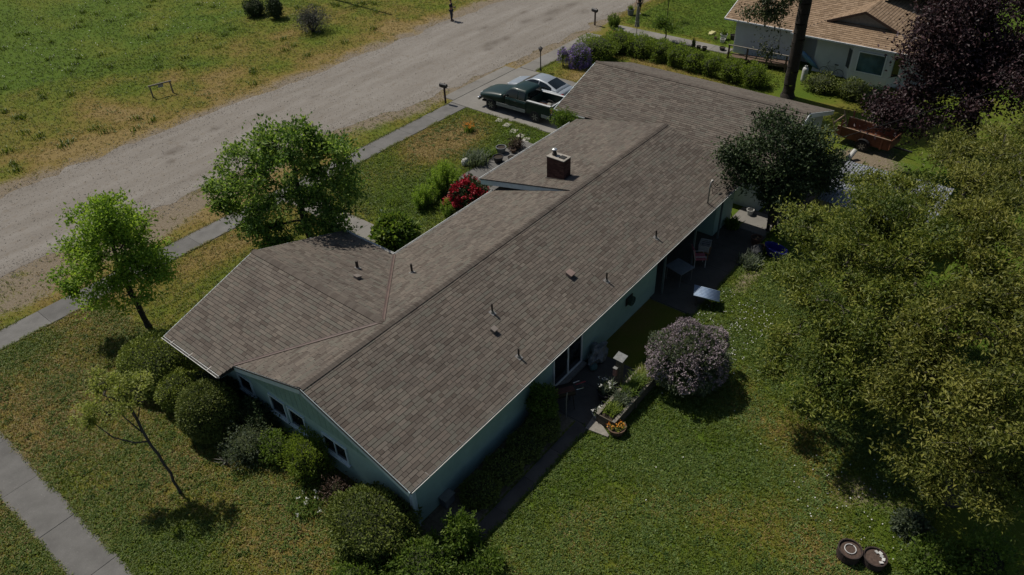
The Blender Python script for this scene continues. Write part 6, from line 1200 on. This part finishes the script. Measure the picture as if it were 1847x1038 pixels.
def person(label, loc, rz, arms, pants, shoe, shorts=False, stride=.0):
    """faces +y; arms: per side (elbow, wrist) in metres"""
    t = thing('person', label, 'person', loc, rz)
    V = [(0, 0, .95), (0, .01, 1.15), (0, 0, 1.38), (0, 0, 1.47), (0, .015, 1.53), (0, .03, 1.62), (0, .02, 1.72)]; Rr = [(.155, .11), (.145, .105), (.165, .11), (.06, .06), (.055, .06), (.078, .095), (.07, .085)]; E_ = [(0, 1), (1, 2), (2, 3), (3, 4), (4, 5), (5, 6)]
    def add(p, r_, j): V.append(p); Rr.append(r_); E_.append((j, len(V) - 1)); return len(V) - 1
    legs = {}; hands = {}
    for s in (-1, 1):
        fwd = stride * s; h = add((s * .10, 0, .88), .095, 0); k = add((s * .12, .02 + fwd * .5, .49), .062, h); a = add((s * .13, fwd - .02, .09), .042, k); f = add((s * .145, fwd + .13, .035), .036, a); legs[s] = (h, k, a, f)
        sh = add((s * .19, 0, 1.40), .058, 2); el, wr = arms[s]; e = add(el, .042, sh); w = add(wr, .028, e); d = (Vector(wr) - Vector(el)).normalized(); hands[s] = (Vector(wr), d); add(tuple(Vector(wr) + d * .08), .034, w)
    link('body', skin_mesh('body', V, E_, Rr), 'skin', t)
    for s in (-1, 1):
        w, d = hands[s]; sd = d.cross(Vector((0, 0, 1))).normalized(); upv = sd.cross(d); mb = MB()
        for i, (o_, L) in enumerate(((-.03, .07), (-.01, .08), (.01, .075), (.03, .06))): b0 = w + d * .10 + sd * o_; mb.path([b0, b0 + d * L * .5 - upv * .008, b0 + d * L * .9 - upv * .03], [.009, .009, .007], 6)
        b0 = w + d * .04 + sd * .035 * s; mb.path([b0, b0 + d * .03 + sd * .03 * s, b0 + d * .065 + sd * .035 * s], [.011, .010, .008], 6); mb.build('fingers', 'skin', t, smooth=True)
    # clothes: inflated sleeves / torso / legs
    tv = [(0, 0, .90), V[1], V[2], (0, 0, 1.44)]; tr_ = [(.17, .125), (.16, .12), (.18, .125), (.085, .08)]; te = [(0, 1), (1, 2), (2, 3)]
    for s in (-1, 1): tv += [(s * .19, 0, 1.40), tuple(Vector((s * .19, 0, 1.40)).lerp(Vector(arms[s][0]), .75))]; tr_ += [.075, .062]; te += [(2, len(tv) - 2), (len(tv) - 2, len(tv) - 1)]
    link('shirt', skin_mesh('shirt', tv, te, tr_), 'shirt_black', t)
    pv = [(0, 0, .96)]; pr_ = [(.172, .128)]; pe = []
    for s in (-1, 1):
        h, k, a, f = legs[s]; pts = [V[h], V[k]] + ([] if shorts else [V[a]]); rad = [.112, .080 if not shorts else .092] + ([] if shorts else [.062]); j = 0
        if shorts: pts[1] = tuple(Vector(V[h]).lerp(Vector(V[k]), .85))
        for p, r_ in zip(pts, rad): pv.append(p); pr_.append(r_); pe.append((j, len(pv) - 1)); j = len(pv) - 1
        mb = MB(); a_, f_ = Vector(V[a]), Vector(V[f]); mb.loft([[(a_.x + x, a_.y + y, z) for x, z in ((-.045 * w, .0), (.045 * w, .0), (.042 * w, .06 * hh), (0, .085 * hh), (-.042 * w, .06 * hh))] for y, w, hh in ((-.08, .7, 1.1), (-.02, 1, 1.3), (.08, 1.05, .9), (.17, .8, .6), (.19, .4, .4))]); mb.build('shoe', shoe, t, smooth=True)
    link('trousers', skin_mesh('trousers', pv, pe, pr_), pants, t)
    hb = MB(); ico(hb, (0, .005, 1.70), (.088, .105, .095), 2); hb.v = [(x, y, max(z, 1.66 + (.04 if y > .05 else -.06 * (y < 0)))) for x, y, z in hb.v]; hb.build('hair', 'hair_brown', t, smooth=True, fix=False)
    fc = MB(); fc.box((0, .125, 1.645), (.022, .03, .045)); fc.build('nose', 'skin', t, bevel=.006)
    for s in (-1, 1): e = MB(); ico(e, (s * .032, .108, 1.675), (.011, .008, .008), 1); e.build('eye', 'hair_brown', t); e = MB(); ico(e, (s * .085, .02, 1.65), (.012, .022, .034), 1); e.build('ear', 'skin', t)
    MB().box((0, .117, 1.595), (.042, .012, .010)).build('mouth', M('lip', (.22, .09, .075), .6), t)
    return t
person('person in black shirt and dark jeans standing on the far road edge', (38.4, 33.45, .006), R(200), {-1: ((-.26, .02, 1.14), (-.10, .24, 1.16)), 1: ((.26, .02, 1.14), (.10, .24, 1.16))}, 'jeans_dark', 'shoe_dark', stride=.03)
rc2 = thing('controller', 'small dark controller held by the person on the road', 'controller', (38.4, 33.45, 1.16), R(200)); MB().lohi((-.11, .33, -.03), (.11, .42, .02)).build('case', 'black_plastic', rc2, bevel=.01); MB().lohi((-.075, .40, .021), (.075, .415, .10)).build('screen', 'black_plastic', rc2)
person('person in dark clothes and shorts standing on the neighbour lawn', (48.5, 21.0, 0), R(150), {-1: ((-.27, -.02, 1.12), (-.29, .05, .86)), 1: ((.30, -.02, 1.14), (.42, .10, .92))}, 'shorts_dark', 'shoe_white', shorts=True, stride=.08)
